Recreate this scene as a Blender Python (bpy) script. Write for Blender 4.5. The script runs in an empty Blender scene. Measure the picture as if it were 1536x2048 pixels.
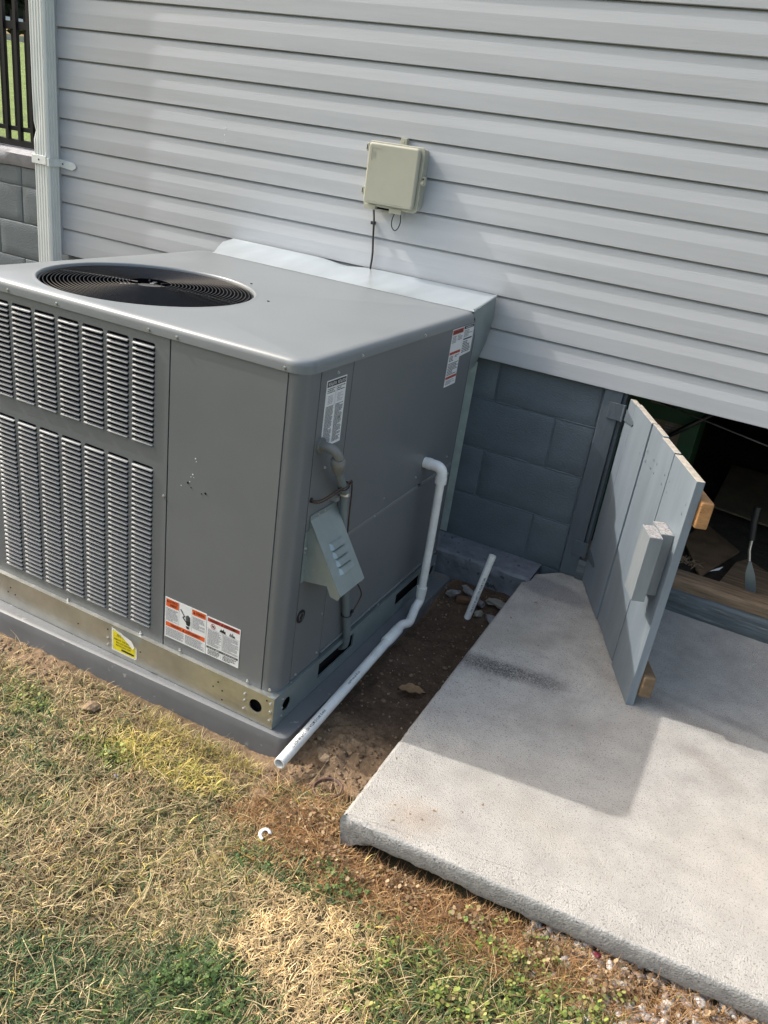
import bpy, bmesh, math, random
import numpy as np
from mathutils import Vector, Matrix
random.seed(7); rng = np.random.default_rng(7)
SC = bpy.context.scene
COL = SC.collection
R = math.radians

# ------------------------------------------------------------------ camera
cd = bpy.data.cameras.new('camera'); cam = bpy.data.objects.new('camera', cd); COL.objects.link(cam)
rows = [[0.87978806, 0.45622585, 0.13353256], [0.29987345, -0.31468630, -0.90058228], [-0.36884805, 0.83236441, -0.41366727]]
X, D, F = [Vector(r).normalized() for r in rows]
m = Matrix((X, -D, -F)).transposed().to_4x4(); m.translation = Vector((0.92461, -2.97861, 1.47199))
cam.matrix_world = m
cd.sensor_fit = 'VERTICAL'; cd.sensor_height = 36; cd.lens = 1623.53 / 2048 * 36
cd.clip_start = 0.02; cd.clip_end = 500
SC.camera = cam
# ------------------------------------------------------------------ sky, sun, exposure
EL, TX, TY = 44.3, 0.991, 0.128
w = bpy.data.worlds.new('World'); SC.world = w; w.use_nodes = True
nt = w.node_tree; bg = nt.nodes['Background']; sky = nt.nodes.new('ShaderNodeTexSky')
sky.sky_type = 'NISHITA'; sky.sun_disc = False; sky.sun_elevation = R(EL)
sky.sun_rotation = math.atan2(-TX, -TY); sky.air_density = 1.7; sky.dust_density = 6.0; sky.ozone_density = 1.0
hsv = nt.nodes.new('ShaderNodeHueSaturation'); hsv.inputs['Saturation'].default_value = .95
nt.links.new(sky.outputs[0], hsv.inputs['Color']); nt.links.new(hsv.outputs[0], bg.inputs[0]); bg.inputs[1].default_value = 0.15
sd = bpy.data.lights.new('sun', 'SUN'); so = bpy.data.objects.new('sun', sd); COL.objects.link(so)
sd.energy = 2.0; sd.angle = R(0.6); sd.color = (1.0, 0.965, 0.91)
ce = math.cos(R(EL)); n_ = math.hypot(TX, TY)
so.rotation_euler = Vector((TX / n_ * ce, TY / n_ * ce, -math.sin(R(EL)))).to_track_quat('-Z', 'Y').to_euler()
so.location = (-4, -2, 5)
SC.view_settings.view_transform = 'Standard'; SC.view_settings.look = 'None'
SC.view_settings.gamma = 1; SC.view_settings.use_curve_mapping = False
SC.view_settings.exposure = 0.96

# ------------------------------------------------------------------ materials
def srgb(*c):
    return tuple((v / 12.92 if v <= .04045 else ((v + .055) / 1.055) ** 2.4) for v in [x / 255 for x in c])
def mat(name, base, rough=.5, metal=0., var=.12, scale=8, bump=0., bscale=200, bdist=.002, stretch=(1, 1, 1), spec=.5,
        rvar=0., speck=None, detail=4, coat=0.):
    m = bpy.data.materials.new(name); m.use_nodes = True; t = m.node_tree; N = t.nodes; L = t.links
    b = N['Principled BSDF']; b.inputs['Metallic'].default_value = metal; b.inputs['Roughness'].default_value = rough
    b.inputs['Specular IOR Level'].default_value = spec; b.inputs['Coat Weight'].default_value = coat; b.inputs['Coat Roughness'].default_value = .25
    tc = N.new('ShaderNodeTexCoord'); mp = N.new('ShaderNodeMapping'); mp.inputs['Scale'].default_value = stretch
    L.new(tc.outputs['Object'], mp.inputs['Vector'])
    n1 = N.new('ShaderNodeTexNoise'); n1.inputs['Scale'].default_value = scale; n1.inputs['Detail'].default_value = detail
    n1.inputs['Roughness'].default_value = .65
    L.new(mp.outputs[0], n1.inputs['Vector'])
    r1 = N.new('ShaderNodeMapRange'); r1.inputs['From Min'].default_value = .3; r1.inputs['From Max'].default_value = .7
    r1.inputs['To Min'].default_value = 1 - var; r1.inputs['To Max'].default_value = 1 + var
    L.new(n1.outputs['Fac'], r1.inputs['Value'])
    hs = N.new('ShaderNodeVectorMath'); hs.operation = 'SCALE'; hs.inputs[0].default_value = base[:3]
    L.new(r1.outputs[0], hs.inputs['Scale'])
    last = hs.outputs[0]
    if speck:
        sc_, thr, colr = speck
        n3 = N.new('ShaderNodeTexNoise'); n3.inputs['Scale'].default_value = sc_; n3.inputs['Detail'].default_value = 2
        L.new(mp.outputs[0], n3.inputs['Vector'])
        r3 = N.new('ShaderNodeMapRange'); r3.inputs['From Min'].default_value = thr; r3.inputs['From Max'].default_value = thr + .06
        L.new(n3.outputs['Fac'], r3.inputs['Value'])
        mx = N.new('ShaderNodeMix'); mx.data_type = 'RGBA'; L.new(r3.outputs[0], mx.inputs[0]); L.new(last, mx.inputs[6]); mx.inputs[7].default_value = (*colr, 1)
        last = mx.outputs[2]
    L.new(last, b.inputs['Base Color'])
    if rvar:
        r2 = N.new('ShaderNodeMapRange'); r2.inputs['To Min'].default_value = rough - rvar; r2.inputs['To Max'].default_value = rough + rvar
        L.new(n1.outputs['Fac'], r2.inputs['Value']); L.new(r2.outputs[0], b.inputs['Roughness'])
    if bump:
        n2 = N.new('ShaderNodeTexNoise'); n2.inputs['Scale'].default_value = bscale; n2.inputs['Detail'].default_value = 3
        L.new(mp.outputs[0], n2.inputs['Vector'])
        bp = N.new('ShaderNodeBump'); bp.inputs['Strength'].default_value = bump; bp.inputs['Distance'].default_value = bdist
        L.new(n2.outputs['Fac'], bp.inputs['Height']); L.new(bp.outputs[0], b.inputs['Normal'])
    m['out'] = 1
    return m
def attr_mat(name, rough=.6, trans=0., var=.15, scale=60, bump=0, bscale=300, bdist=.003, spec=.3):
    m = mat(name, (1, 1, 1), rough, 0, var, scale, bump, bscale, bdist, spec=spec)
    t = m.node_tree; N = t.nodes; L = t.links; b = N['Principled BSDF']
    a = N.new('ShaderNodeAttribute'); a.attribute_name = 'col'
    src = b.inputs['Base Color'].links[0].from_socket
    mul = N.new('ShaderNodeVectorMath'); mul.operation = 'MULTIPLY'; L.new(a.outputs['Color'], mul.inputs[0]); L.new(src, mul.inputs[1])
    L.new(mul.outputs[0], b.inputs['Base Color'])
    if trans:
        tr = N.new('ShaderNodeBsdfTranslucent'); L.new(mul.outputs[0], tr.inputs['Color'])
        ms = N.new('ShaderNodeMixShader'); ms.inputs[0].default_value = trans
        L.new(b.outputs[0], ms.inputs[1]); L.new(tr.outputs[0], ms.inputs[2]); L.new(ms.outputs[0], N['Material Output'].inputs['Surface'])
    return m

M = {}
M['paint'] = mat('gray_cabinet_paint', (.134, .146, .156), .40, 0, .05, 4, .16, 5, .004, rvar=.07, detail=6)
M['paint_skylit'] = mat('gray_cabinet_paint_skylit', (.19, .208, .222), .34, 0, .06, 5, .14, 4, .004, rvar=.08, detail=7)  # cabinet paint made lighter: sky sheen on the top put into the colour
M['louver'] = mat('louver_paint', (.175, .185, .195), .42, 0, .03, 5)
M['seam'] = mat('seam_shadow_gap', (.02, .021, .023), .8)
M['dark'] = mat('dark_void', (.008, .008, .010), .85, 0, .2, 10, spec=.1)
M['guard'] = mat('black_wire_coating', (.007, .008, .012), .30, 0, .1, 20, spec=.28)
M['motor'] = mat('dull_motor_metal', (.10, .10, .10), .5, .6, .3, 30)
M['blade'] = mat('dark_fan_blade', (.006, .007, .010), .6, 0, .1, 20, spec=.15)
M['screw'] = mat('zinc_screw', (.62, .63, .62), .3, .9, .1, 200)
M['galv'] = mat('galvanised_steel', (.56, .57, .54), .32, .85, .12, 14, .06, 60, .0006, rvar=.08)
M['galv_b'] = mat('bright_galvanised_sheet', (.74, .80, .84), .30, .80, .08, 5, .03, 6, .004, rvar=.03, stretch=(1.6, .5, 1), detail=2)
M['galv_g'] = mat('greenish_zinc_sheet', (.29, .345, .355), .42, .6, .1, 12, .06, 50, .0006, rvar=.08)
M['flange'] = mat('zinc_wall_flange', (.46, .54, .52), .5, .35, .12, 20)
M['siding'] = mat('pale_gray_vinyl', (.41, .43, .46), .42, 0, .07, 2.6, .30, 90, .0012, stretch=(.35, 1, 7), spec=.4)
M['block'] = mat('painted_block', (.094, .120, .142), .55, 0, .14, 7, 1.0, 150, .0030, stretch=(.7, 1, 1.3), spec=.5)
M['mortar'] = mat('painted_mortar', (.092, .118, .140), .6, 0, .15, 20, .8, 120, .003)
M['ledge'] = mat('painted_footing', (.15, .165, .19), .7, 0, .28, 14, .8, 60, .004, speck=(45, .64, (.06, .075, .07)))
M['cap'] = mat('weathered_lavender_cap', (.20, .205, .235), .6, 0, .2, 10, .6, 80, .004)
M['postp'] = mat('gray_painted_post', (.082, .104, .125), .55, 0, .15, 14, .5, 60, .003, stretch=(1, 1, .25))
M['plank'] = mat('gray_painted_plank', (.165, .20, .235), .5, 0, .13, 9, .30, 40, .002, stretch=(1, 1, .18), speck=(9, .70, (.27, .30, .31)))
M['handle'] = mat('gray_painted_handle', (.19, .215, .232), .55, 0, .12, 16, .4, 60, .002, stretch=(1, 1, .3))
M['endgrain'] = mat('raw_weathered_end_grain', (.33, .30, .255), .8, 0, .25, 50, .6, 120, .002)
M['endpaint'] = mat('paint_smeared_end_grain', (.27, .265, .27), .8, 0, .3, 90, .6, 120, .002, speck=(160, .55, (.13, .125, .13)))
M['pine'] = mat('orange_pine', (.36, .185, .07), .6, 0, .25, 16, .4, 70, .002, stretch=(1, 4, 4), speck=(60, .66, (.16, .07, .02)))
M['pinedull'] = mat('dull_pine', (.17, .115, .065), .7, 0, .25, 16, .4, 70, .002, stretch=(1, 4, 4))
M['sill'] = mat('weathered_brown_sill', (.21, .145, .09), .8, 0, .45, 22, .8, 60, .005, stretch=(.18, 3, 3))
M['sillg'] = mat('peeling_gray_sill', (.10, .12, .13), .75, 0, .4, 20, .9, 50, .006, stretch=(.2, 2, 2), speck=(26, .62, (.20, .20, .19)))
M['scrap'] = mat('dusty_plywood', (.19, .12, .07), .85, 0, .35, 9, .5, 40, .003)
M['card'] = mat('dusty_cardboard', (.14, .11, .075), .9, 0, .25, 6)
M['green'] = mat('green_carton', (.010, .055, .022), .6, 0, .15, 6)
M['blackp'] = mat('black_plastic', (.012, .012, .014), .4)
M['shroud'] = mat('matt_black_shroud', (.006, .006, .009), .8, 0, .1, 20, spec=.08)
M['pvc'] = mat('white_pvc', (.74, .75, .735), .38, 0, .10, 18, .05, 80, .001)
M['pvcg'] = mat('gray_pvc', (.135, .165, .175), .42, 0, .08, 12)
M['fitg'] = mat('gray_fitting', (.16, .165, .158), .45, 0, .08, 12)
M['cable'] = mat('black_cable', (.012, .013, .018), .4)
M['brownw'] = mat('brown_wire', (.055, .028, .02), .45)
M['beige'] = mat('beige_plastic', (.345, .345, .285), .48, 0, .05, 6, .15, 500, .0005)
M['down'] = mat('white_downspout', (.66, .69, .675), .4, 0, .05, 4)
M['strap'] = mat('white_strap', (.66, .70, .70), .4, 0, .1, 30)
M['iron'] = mat('black_iron', (.007, .008, .011), .5, 0, .1, 20, spec=.2)
M['stick'] = mat('white_label_paper', (.68, .70, .72), .5, 0, .03, 30)
M['ink'] = mat('black_print', (.015, .015, .018), .6)
M['inkg'] = mat('gray_small_print', (.16, .16, .18), .6)
M['orange'] = mat('orange_print', (.62, .10, .02), .5)
M['red'] = mat('red_print', (.38, .05, .03), .5)
M['yellow'] = mat('yellow_print', (.68, .58, .01), .5)
M['coil'] = mat('rusty_brown_coil', (.10, .055, .04), .5)
M['stone'] = mat('limestone_rubble', (.22, .21, .175), .85, 0, .2, 25, .6, 90, .003)
M['stoneg'] = mat('gray_concrete_rubble', (.20, .195, .195), .85, 0, .3, 60, .7, 120, .003)
M['brickm'] = mat('rusty_brick_scrap', (.12, .065, .035), .85, 0, .35, 40, .7, 90, .003)
M['clod'] = mat('dry_soil_clod', (.23, .165, .105), .95, 0, .3, 40, .9, 120, .006)
M['leaf'] = mat('dry_brown_leaf', (.22, .14, .07), .7, 0, .3, 60)
M['blue'] = mat('blue_scrap', (.02, .03, .12), .5)
M['maroon'] = mat('maroon_scrap', (.12, .01, .02), .5)
M['whitep'] = mat('white_plastic', (.75, .77, .78), .4, 0, .05, 30)
M['asphalt'] = mat('asphalt', (.05, .05, .055), .9, 0, .2, 10)
M['kerb'] = mat('pale_kerb', (.40, .36, .32), .9, 0, .2, 3)
M['treeleaf'] = mat('dark_leaves', (.035, .05, .03), .7, 0, .4, 1.5)
M['bark'] = mat('bark', (.09, .075, .06), .9, 0, .4, 8)
M['hill'] = mat('mown_lawn', (.125, .185, .03), .8, 0, .35, 3.5, .8, 60, .03, speck=(18, .60, (.20, .21, .05)))
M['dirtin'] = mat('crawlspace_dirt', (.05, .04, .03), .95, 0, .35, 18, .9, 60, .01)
M['attr_ground'] = attr_mat('soil', .95, 0, .30, 90, .8, 260, .004, spec=.15)
M['attr_blade'] = attr_mat('grass_blade', .55, .25, .12, 300, spec=.3)
M['attr_stone'] = attr_mat('gravel_stone', .8, 0, .15, 200, .4, 400, .001)

# slab concrete with its own stains
def slab_mat():
    m = mat('broom_finished_concrete', (.400, .385, .362), .85, 0, .16, 11, .9, 300, .005, speck=(210, .60, (.23, .215, .19)), detail=7, spec=.25)
    t = m.node_tree; N = t.nodes; L = t.links; b = N['Principled BSDF']
    tc = [n for n in N if n.type == 'TEX_COORD'][0]
    nf = N.new('ShaderNodeTexNoise'); nf.inputs['Scale'].default_value = 260; nf.inputs['Detail'].default_value = 3; L.new(tc.outputs['Object'], nf.inputs['Vector'])
    nl = N.new('ShaderNodeTexNoise'); nl.inputs['Scale'].default_value = 24; L.new(tc.outputs['Object'], nl.inputs['Vector'])
    last = b.inputs['Base Color'].links[0].from_socket
    def stain(loc, rot, sx, sy, colr, strength, ramp=(.0, .7), last=None):
        mp = N.new('ShaderNodeMapping'); mp.vector_type = 'TEXTURE'
        mp.inputs['Location'].default_value = loc; mp.inputs['Rotation'].default_value = (0, 0, rot); mp.inputs['Scale'].default_value = (sx, sy, 1)
        ad = N.new('ShaderNodeVectorMath'); ad.operation = 'MULTIPLY_ADD'
        L.new(nl.outputs['Color'], ad.inputs[0]); ad.inputs[1].default_value = (.03, .03, 0); L.new(tc.outputs['Object'], ad.inputs[2])
        L.new(ad.outputs[0], mp.inputs['Vector'])
        g = N.new('ShaderNodeTexGradient'); g.gradient_type = 'SPHERICAL'; L.new(mp.outputs[0], g.inputs['Vector'])
        r = N.new('ShaderNodeMapRange'); r.inputs['From Min'].default_value = ramp[0]; r.inputs['From Max'].default_value = ramp[1]; r.inputs['To Max'].default_value = 1
        L.new(g.outputs['Fac'], r.inputs['Value'])
        r2 = N.new('ShaderNodeMapRange'); r2.inputs['From Min'].default_value = .35; r2.inputs['From Max'].default_value = .62; r2.inputs['To Min'].default_value = .25; r2.inputs['To Max'].default_value = 1
        L.new(nf.outputs['Fac'], r2.inputs['Value'])
        mu = N.new('ShaderNodeMath'); mu.operation = 'MULTIPLY'; L.new(r.outputs[0], mu.inputs[0]); L.new(r2.outputs[0], mu.inputs[1])
        mu2 = N.new('ShaderNodeMath'); mu2.operation = 'MULTIPLY'; L.new(mu.outputs[0], mu2.inputs[0]); mu2.inputs[1].default_value = strength
        mx = N.new('ShaderNodeMix'); mx.data_type = 'RGBA'; L.new(mu2.outputs[0], mx.inputs[0]); L.new(last, mx.inputs[6]); mx.inputs[7].default_value = (*colr, 1)
        return mx.outputs[2]
    last = stain((.445, -.795, 0), .16, .26, .06, (.035, .036, .038), .92, (.03, .60), last)
    last = stain((.62, -.775, 0), .0, .07, .08, (.06, .06, .065), .55, (.0, .7), last)
    last = stain((.70, -.95, 0), .4, .30, .10, (.22, .20, .17), .45, (.0, .9), last)
    last = stain((.52, -.55, 0), .9, .16, .07, (.20, .18, .14), .45, (.0, .9), last)
    last = stain((.75, -1.35, 0), -.3, .35, .12, (.36, .33, .28), .5, (.0, .9), last)
    last = stain((1.30, -.62, 0), -.1, .5, .03, (.12, .11, .10), .5, (.0, .8), last)
    last = stain((.44, -.17, 0), -.1, .19, .085, (.15, .155, .17), .75, (.0, .35), last)
    last = stain((.98, -.66, 0), -.25, .34, .05, (.14, .12, .10), .55, (.0, .7), last)
    last = stain((1.12, -.86, 0), -.5, .20, .05, (.20, .17, .13), .35, (.0, .7), last)
    last = stain((.50, -1.52, 0), .3, .12, .09, (.33, .22, .13), .40, (.1, .8), last)
    last = stain((.97, -1.62, 0), .05, .10, .02, (.20, .18, .16), .5, (.0, .8), last)
    last = stain((.38, -.62, 0), .9, .20, .12, (.30, .28, .22), .45, (.0, .9), last)
    last = stain((1.35, -1.15, 0), .2, .5, .3, (.50, .44, .36), .4, (.0, .9), last)
    L.new(last, b.inputs['Base Color'])
    return m
M['slab'] = slab_mat()
M['slabside'] = mat('rough_cast_concrete', (.31, .31, .305), .9, 0, .22, 60, .9, 200, .004, speck=(150, .62, (.16, .16, .16)))
M['pad'] = mat('gray_plastic_pad', (.125, .132, .142), .5, 0, .12, 7, .2, 200, .001, speck=(34, .67, (.24, .245, .24)), rvar=.06)

# ------------------------------------------------------------------ mesh helpers
class MB:
    def __init__(s): s.v = []; s.f = []; s.m = []
    def add(s, vs, fs, mi=0):
        o = len(s.v); s.v += [tuple(p) for p in vs]; s.f += [tuple(i + o for i in f) for f in fs]; s.m += [mi] * len(fs); return s
    def box(s, a, b, mi=0):
        x0, y0, z0 = a; x1, y1, z1 = b
        vs = [(x0, y0, z0), (x1, y0, z0), (x1, y1, z0), (x0, y1, z0), (x0, y0, z1), (x1, y0, z1), (x1, y1, z1), (x0, y1, z1)]
        return s.add(vs, [(0, 3, 2, 1), (4, 5, 6, 7), (0, 1, 5, 4), (1, 2, 6, 5), (2, 3, 7, 6), (3, 0, 4, 7)], mi)
    def obox(s, o, u, v, w_, mi=0):
        o, u, v, w_ = map(Vector, (o, u, v, w_))
        vs = [o, o + u, o + u + v, o + v, o + w_, o + u + w_, o + u + v + w_, o + v + w_]
        return s.add(vs, [(0, 3, 2, 1), (4, 5, 6, 7), (0, 1, 5, 4), (1, 2, 6, 5), (2, 3, 7, 6), (3, 0, 4, 7)], mi)
    def quad(s, *p, mi=0): return s.add(p, [tuple(range(len(p)))], mi)
    def prism(s, poly, d, mi=0):
        n = len(poly); d = Vector(d); P = [Vector(p) for p in poly]
        return s.add(P + [p + d for p in P], [tuple(range(n))[::-1], tuple(range(n, 2 * n))] + [(i, (i + 1) % n, n + (i + 1) % n, n + i) for i in range(n)], mi)
    def tube(s, pts, r, seg=12, cap=True, mi=0, hollow=0.):
        P = [Vector(p) for p in pts]; n = len(P); rr = r if isinstance(r, (list, tuple)) else [r] * n
        T = []
        for i in range(n):
            t = (P[min(i + 1, n - 1)] - P[max(i - 1, 0)]); T.append(t.normalized())
        a = T[0].orthogonal().normalized(); rings = []
        for i in range(n):
            a = (a - T[i] * a.dot(T[i])).normalized(); b = T[i].cross(a)
            rings.append([P[i] + (a * math.cos(2 * math.pi * k / seg) + b * math.sin(2 * math.pi * k / seg)) * rr[i] for k in range(seg)])
        vs = [p for q in rings for p in q]; fs = []
        for i in range(n - 1):
            for k in range(seg):
                fs.append((i * seg + k, i * seg + (k + 1) % seg, (i + 1) * seg + (k + 1) % seg, (i + 1) * seg + k))
        if cap: fs += [tuple(range(seg))[::-1], tuple((n - 1) * seg + k for k in range(seg))]
        return s.add(vs, fs, mi)
    def pipe_end(s, p, d, r, ri, depth=.03, seg=16, mi=0, mi2=0):     # open rim at p facing d
        p = Vector(p); d = Vector(d).normalized(); a = d.orthogonal().normalized(); b = d.cross(a)
        def ring(rad, q): return [q + (a * math.cos(2 * math.pi * k / seg) + b * math.sin(2 * math.pi * k / seg)) * rad for k in range(seg)]
        vs = ring(r, p) + ring(ri, p + d * .0004) + ring(ri, p - d * depth)
        fs = []
        for j in range(2):
            for k in range(seg): fs.append((j * seg + k, j * seg + (k + 1) % seg, (j + 1) * seg + (k + 1) % seg, (j + 1) * seg + k))
        s.add(vs, fs, mi); s.add(ring(ri, p - d * depth), [tuple(range(seg))], mi2); return s
    def disc(s, c, n, r, seg=16, mi=0, h=0.):
        c = Vector(c); n = Vector(n).normalized(); a = n.orthogonal().normalized(); b = n.cross(a)
        P = [c + (a * math.cos(2 * math.pi * k / seg) + b * math.sin(2 * math.pi * k / seg)) * r for k in range(seg)]
        return s.add(P, [tuple(range(seg))], mi) if not h else s.prism(P, n * h, mi)
    def torus(s, c, R0, r, n=64, seg=6, zf=None, axis='z', mi=0):
        vs = []; fs = []
        for i in range(n):
            A = 2 * math.pi * i / n
            for k in range(seg):
                B = 2 * math.pi * k / seg; q = R0 + r * math.cos(B)
                vs.append((c[0] + q * math.cos(A), c[1] + q * math.sin(A), c[2] + r * math.sin(B)))
        for i in range(n):
            for k in range(seg):
                fs.append((i * seg + k, ((i + 1) % n) * seg + k, ((i + 1) % n) * seg + (k + 1) % seg, i * seg + (k + 1) % seg))
        return s.add(vs, fs, mi)
    def mesh(s, name, mats, off=(0, 0, 0), smooth=False):
        me = bpy.data.meshes.new(name); o = Vector(off)
        me.from_pydata([tuple(Vector(p) - o) for p in s.v], [], s.f)
        for q in (mats if isinstance(mats, (list, tuple)) else [mats]): me.materials.append(q)
        me.polygons.foreach_set('material_index', s.m)
        bm = bmesh.new(); bm.from_mesh(me); bmesh.ops.remove_doubles(bm, verts=bm.verts, dist=1e-6); bmesh.ops.recalc_face_normals(bm, faces=bm.faces); bm.to_mesh(me); bm.free()
        if smooth: me.polygons.foreach_set('use_smooth', [True] * len(me.polygons))
        me.update(); return me

def root(name, label, cat, loc=(0, 0, 0), group=None):
    o = bpy.data.objects.new(name, None); COL.objects.link(o); o.location = loc; o.empty_display_size = .05
    o['label'] = label; o['category'] = cat
    if group: o['group'] = group
    return o
def wpos(o):
    v = Vector(o.location)
    while o.parent: o = o.parent; v += Vector(o.location)
    return v
def part(name, mb, mt, parent=None, bevel=0., smooth=False, seg=2, label=None, kind=None):
    off = wpos(parent) if parent else (0, 0, 0)
    me = mb.mesh(name, mt, off, smooth) if isinstance(mb, MB) else mb
    o = bpy.data.objects.new(name, me); COL.objects.link(o)
    if parent: o.parent = parent
    if bevel:
        b = o.modifiers.new('bevel', 'BEVEL'); b.width = bevel; b.segments = seg; b.limit_method = 'ANGLE'; b.angle_limit = R(35); b.harden_normals = False
        me.polygons.foreach_set('use_smooth', [True] * len(me.polygons))
        e = o.modifiers.new('n', 'WEIGHTED_NORMAL')
    elif smooth:
        me.set_sharp_from_angle(angle=R(40))
    if label: o['label'] = label
    if kind: o['kind'] = kind
    return o
def thing(name, mb, mt, label, cat, loc, group=None, **k):
    o = bpy.data.objects.new(name, mb.mesh(name, mt, loc, k.get('smooth', False))); COL.objects.link(o); o.location = loc
    o['label'] = label; o['category'] = cat
    if group: o['group'] = group
    if k.get('bevel'):
        b = o.modifiers.new('bevel', 'BEVEL'); b.width = k['bevel']; b.segments = 2; b.limit_method = 'ANGLE'
    return o
def struct(name, mb, mt, smooth=False, bevel=0.):
    o = part(name, mb, mt, None, bevel, smooth); o['kind'] = 'structure'; return o
def smoothpath(P, n=8):
    P = [Vector(p) for p in P]; out = []
    Q = [P[0]] + P + [P[-1]]
    for i in range(1, len(Q) - 2):
        p0, p1, p2, p3 = Q[i - 1:i + 3]
        for k in range(n):
            t = k / n; out.append(.5 * ((2 * p1) + (-p0 + p2) * t + (2 * p0 - 5 * p1 + 4 * p2 - p3) * t * t + (-p0 + 3 * p1 - 3 * p2 + p3) * t ** 3))
    out.append(P[-1]); return out
# lumpy stone
def lump(mb, c, s, seed, sub=1, flat=.7, rough=.25, rz=0, mi=0):
    bm = bmesh.new(); bmesh.ops.create_icosphere(bm, subdivisions=sub, radius=1)
    r = random.Random(seed); cz, sz = math.cos(rz), math.sin(rz)
    dirs = [Vector((r.gauss(0, 1), r.gauss(0, 1), r.gauss(0, 1))).normalized() for _ in range(7)]
    amp = [r.uniform(.5, 1) for _ in dirs]
    vs = []
    for v in bm.verts:
        d = v.co.normalized(); k = 1.
        for q, a in zip(dirs, amp):
            t = d.dot(q)
            if t > a * .75: k *= (a * .75) / t
        k *= 1 + r.uniform(-rough, rough) * .3
        x, y, z = d.x * k * s[0], d.y * k * s[1], d.z * k * s[2] * flat
        vs.append((c[0] + x * cz - y * sz, c[1] + x * sz + y * cz, c[2] + z))
    fs = [tuple(v.index for v in f.verts) for f in bm.faces]
    bm.free(); mb.add(vs, fs, mi)

_tc = {}
def text_mesh(body, bold=True):
    if body in _tc: return _tc[body]
    cu = bpy.data.curves.new('t', 'FONT'); cu.body = body; cu.size = 1; cu.resolution_u = 1; cu.offset = .012 if bold else 0
    o = bpy.data.objects.new('t', cu); COL.objects.link(o)
    dg = bpy.context.evaluated_depsgraph_get(); me = bpy.data.meshes.new_from_object(o.evaluated_get(dg))
    V = [tuple(v.co)[:2] for v in me.vertices]; Fc = [tuple(p.vertices) for p in me.polygons]
    bpy.data.objects.remove(o); bpy.data.meshes.remove(me); bpy.data.curves.remove(cu)
    if not V: V = [(0, 0)]
    x0 = min(a for a, b in V); x1 = max(a for a, b in V); y0 = min(b for a, b in V); y1 = max(b for a, b in V)
    _tc[body] = (V, Fc, x0, x1, y0, y1); return _tc[body]
class Lab:      # flat printed sticker, local (u right, v down), lifted off the surface along N
    def __init__(s, O, U, V, N): s.O, s.U, s.V, s.N = map(Vector, (O, U, V, N)); s.l = {}
    def P(s, u, v, h): return s.O + s.U * u + s.V * v + s.N * h
    def mb(s, c): return s.l.setdefault(c, MB())
    def rect(s, u0, v0, u1, v1, c, h=.0010):
        if (u1 - u0) * (v1 - v0) > 4e-4 or c in ('red', 'orange'): c = (c, len(s.l))
        s.mb(c).quad(s.P(u0, v0, h), s.P(u1, v0, h), s.P(u1, v1, h), s.P(u0, v1, h))
    def poly(s, pts, c, h=.0014): s.mb(c).quad(*[s.P(u, v, h) for u, v in pts])
    def text(s, t, u0, v0, u1, v1, c, h=.0014):       # fit box
        V, Fc, x0, x1, y0, y1 = text_mesh(t)
        su = (u1 - u0) / max(x1 - x0, 1e-6); sv = (v1 - v0) / max(y1 - y0, 1e-6)
        s.mb(c).add([s.P(u0 + (a - x0) * su, v1 - (b - y0) * sv, h) for a, b in V], Fc)
    def lines(s, u0, v0, u1, v1, pitch, c, h=.0013, fill=.5):
        v = v0
        while v + pitch * fill < v1:
            u = u0; end = u1 - random.choice([0, 0, .05, .15, .45]) * (u1 - u0)
            while u < end:
                L_ = random.uniform(.6, 2.6) * pitch; e = min(u + L_, end)
                s.rect(u, v, e, v + pitch * fill, c, h); u = e + pitch * .35
            v += pitch
    def build(s, name, parent, w, hgt, pts=None, th=.0006, mt='stick', plabel=None):
        b = MB(); pts = pts or [(0, 0), (w, 0), (w, hgt), (0, hgt)]
        b.prism([s.P(u, v, .0002) for u, v in pts], s.N * th)
        o = part(name, b, M[mt], parent, label=plabel)
        for c, q in s.l.items(): part('print', q, M[c if isinstance(c, str) else c[0]], o, kind='stuff' if isinstance(c, str) else None)
        return o

# value noise
def vnoise(x, y, seed=0):
    xi = np.floor(x).astype(np.int64); yi = np.floor(y).astype(np.int64); fx = x - xi; fy = y - yi
    def h(a, b):
        n = (a * 374761393 + b * 668265263 + seed * 1442695041) & 0xffffffff
        n = ((n ^ (n >> 13)) * 1274126177) & 0xffffffff
        return ((n ^ (n >> 16)) & 0xffff) / 65535.
    u = fx * fx * (3 - 2 * fx); v = fy * fy * (3 - 2 * fy)
    return (h(xi, yi) * (1 - u) + h(xi + 1, yi) * u) * (1 - v) + (h(xi, yi + 1) * (1 - u) + h(xi + 1, yi + 1) * u) * v
def fbm(x, y, o=4, seed=0):
    s = 0; a = .5; f = 1.
    for i in range(o): s = s + a * (vnoise(x * f, y * f, seed + i * 17) - .5) * 2; a *= .5; f *= 2.03
    return s
def sst(a, b, x): t = np.clip((x - a) / (b - a), 0, 1); return t * t * (3 - 2 * t)

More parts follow.
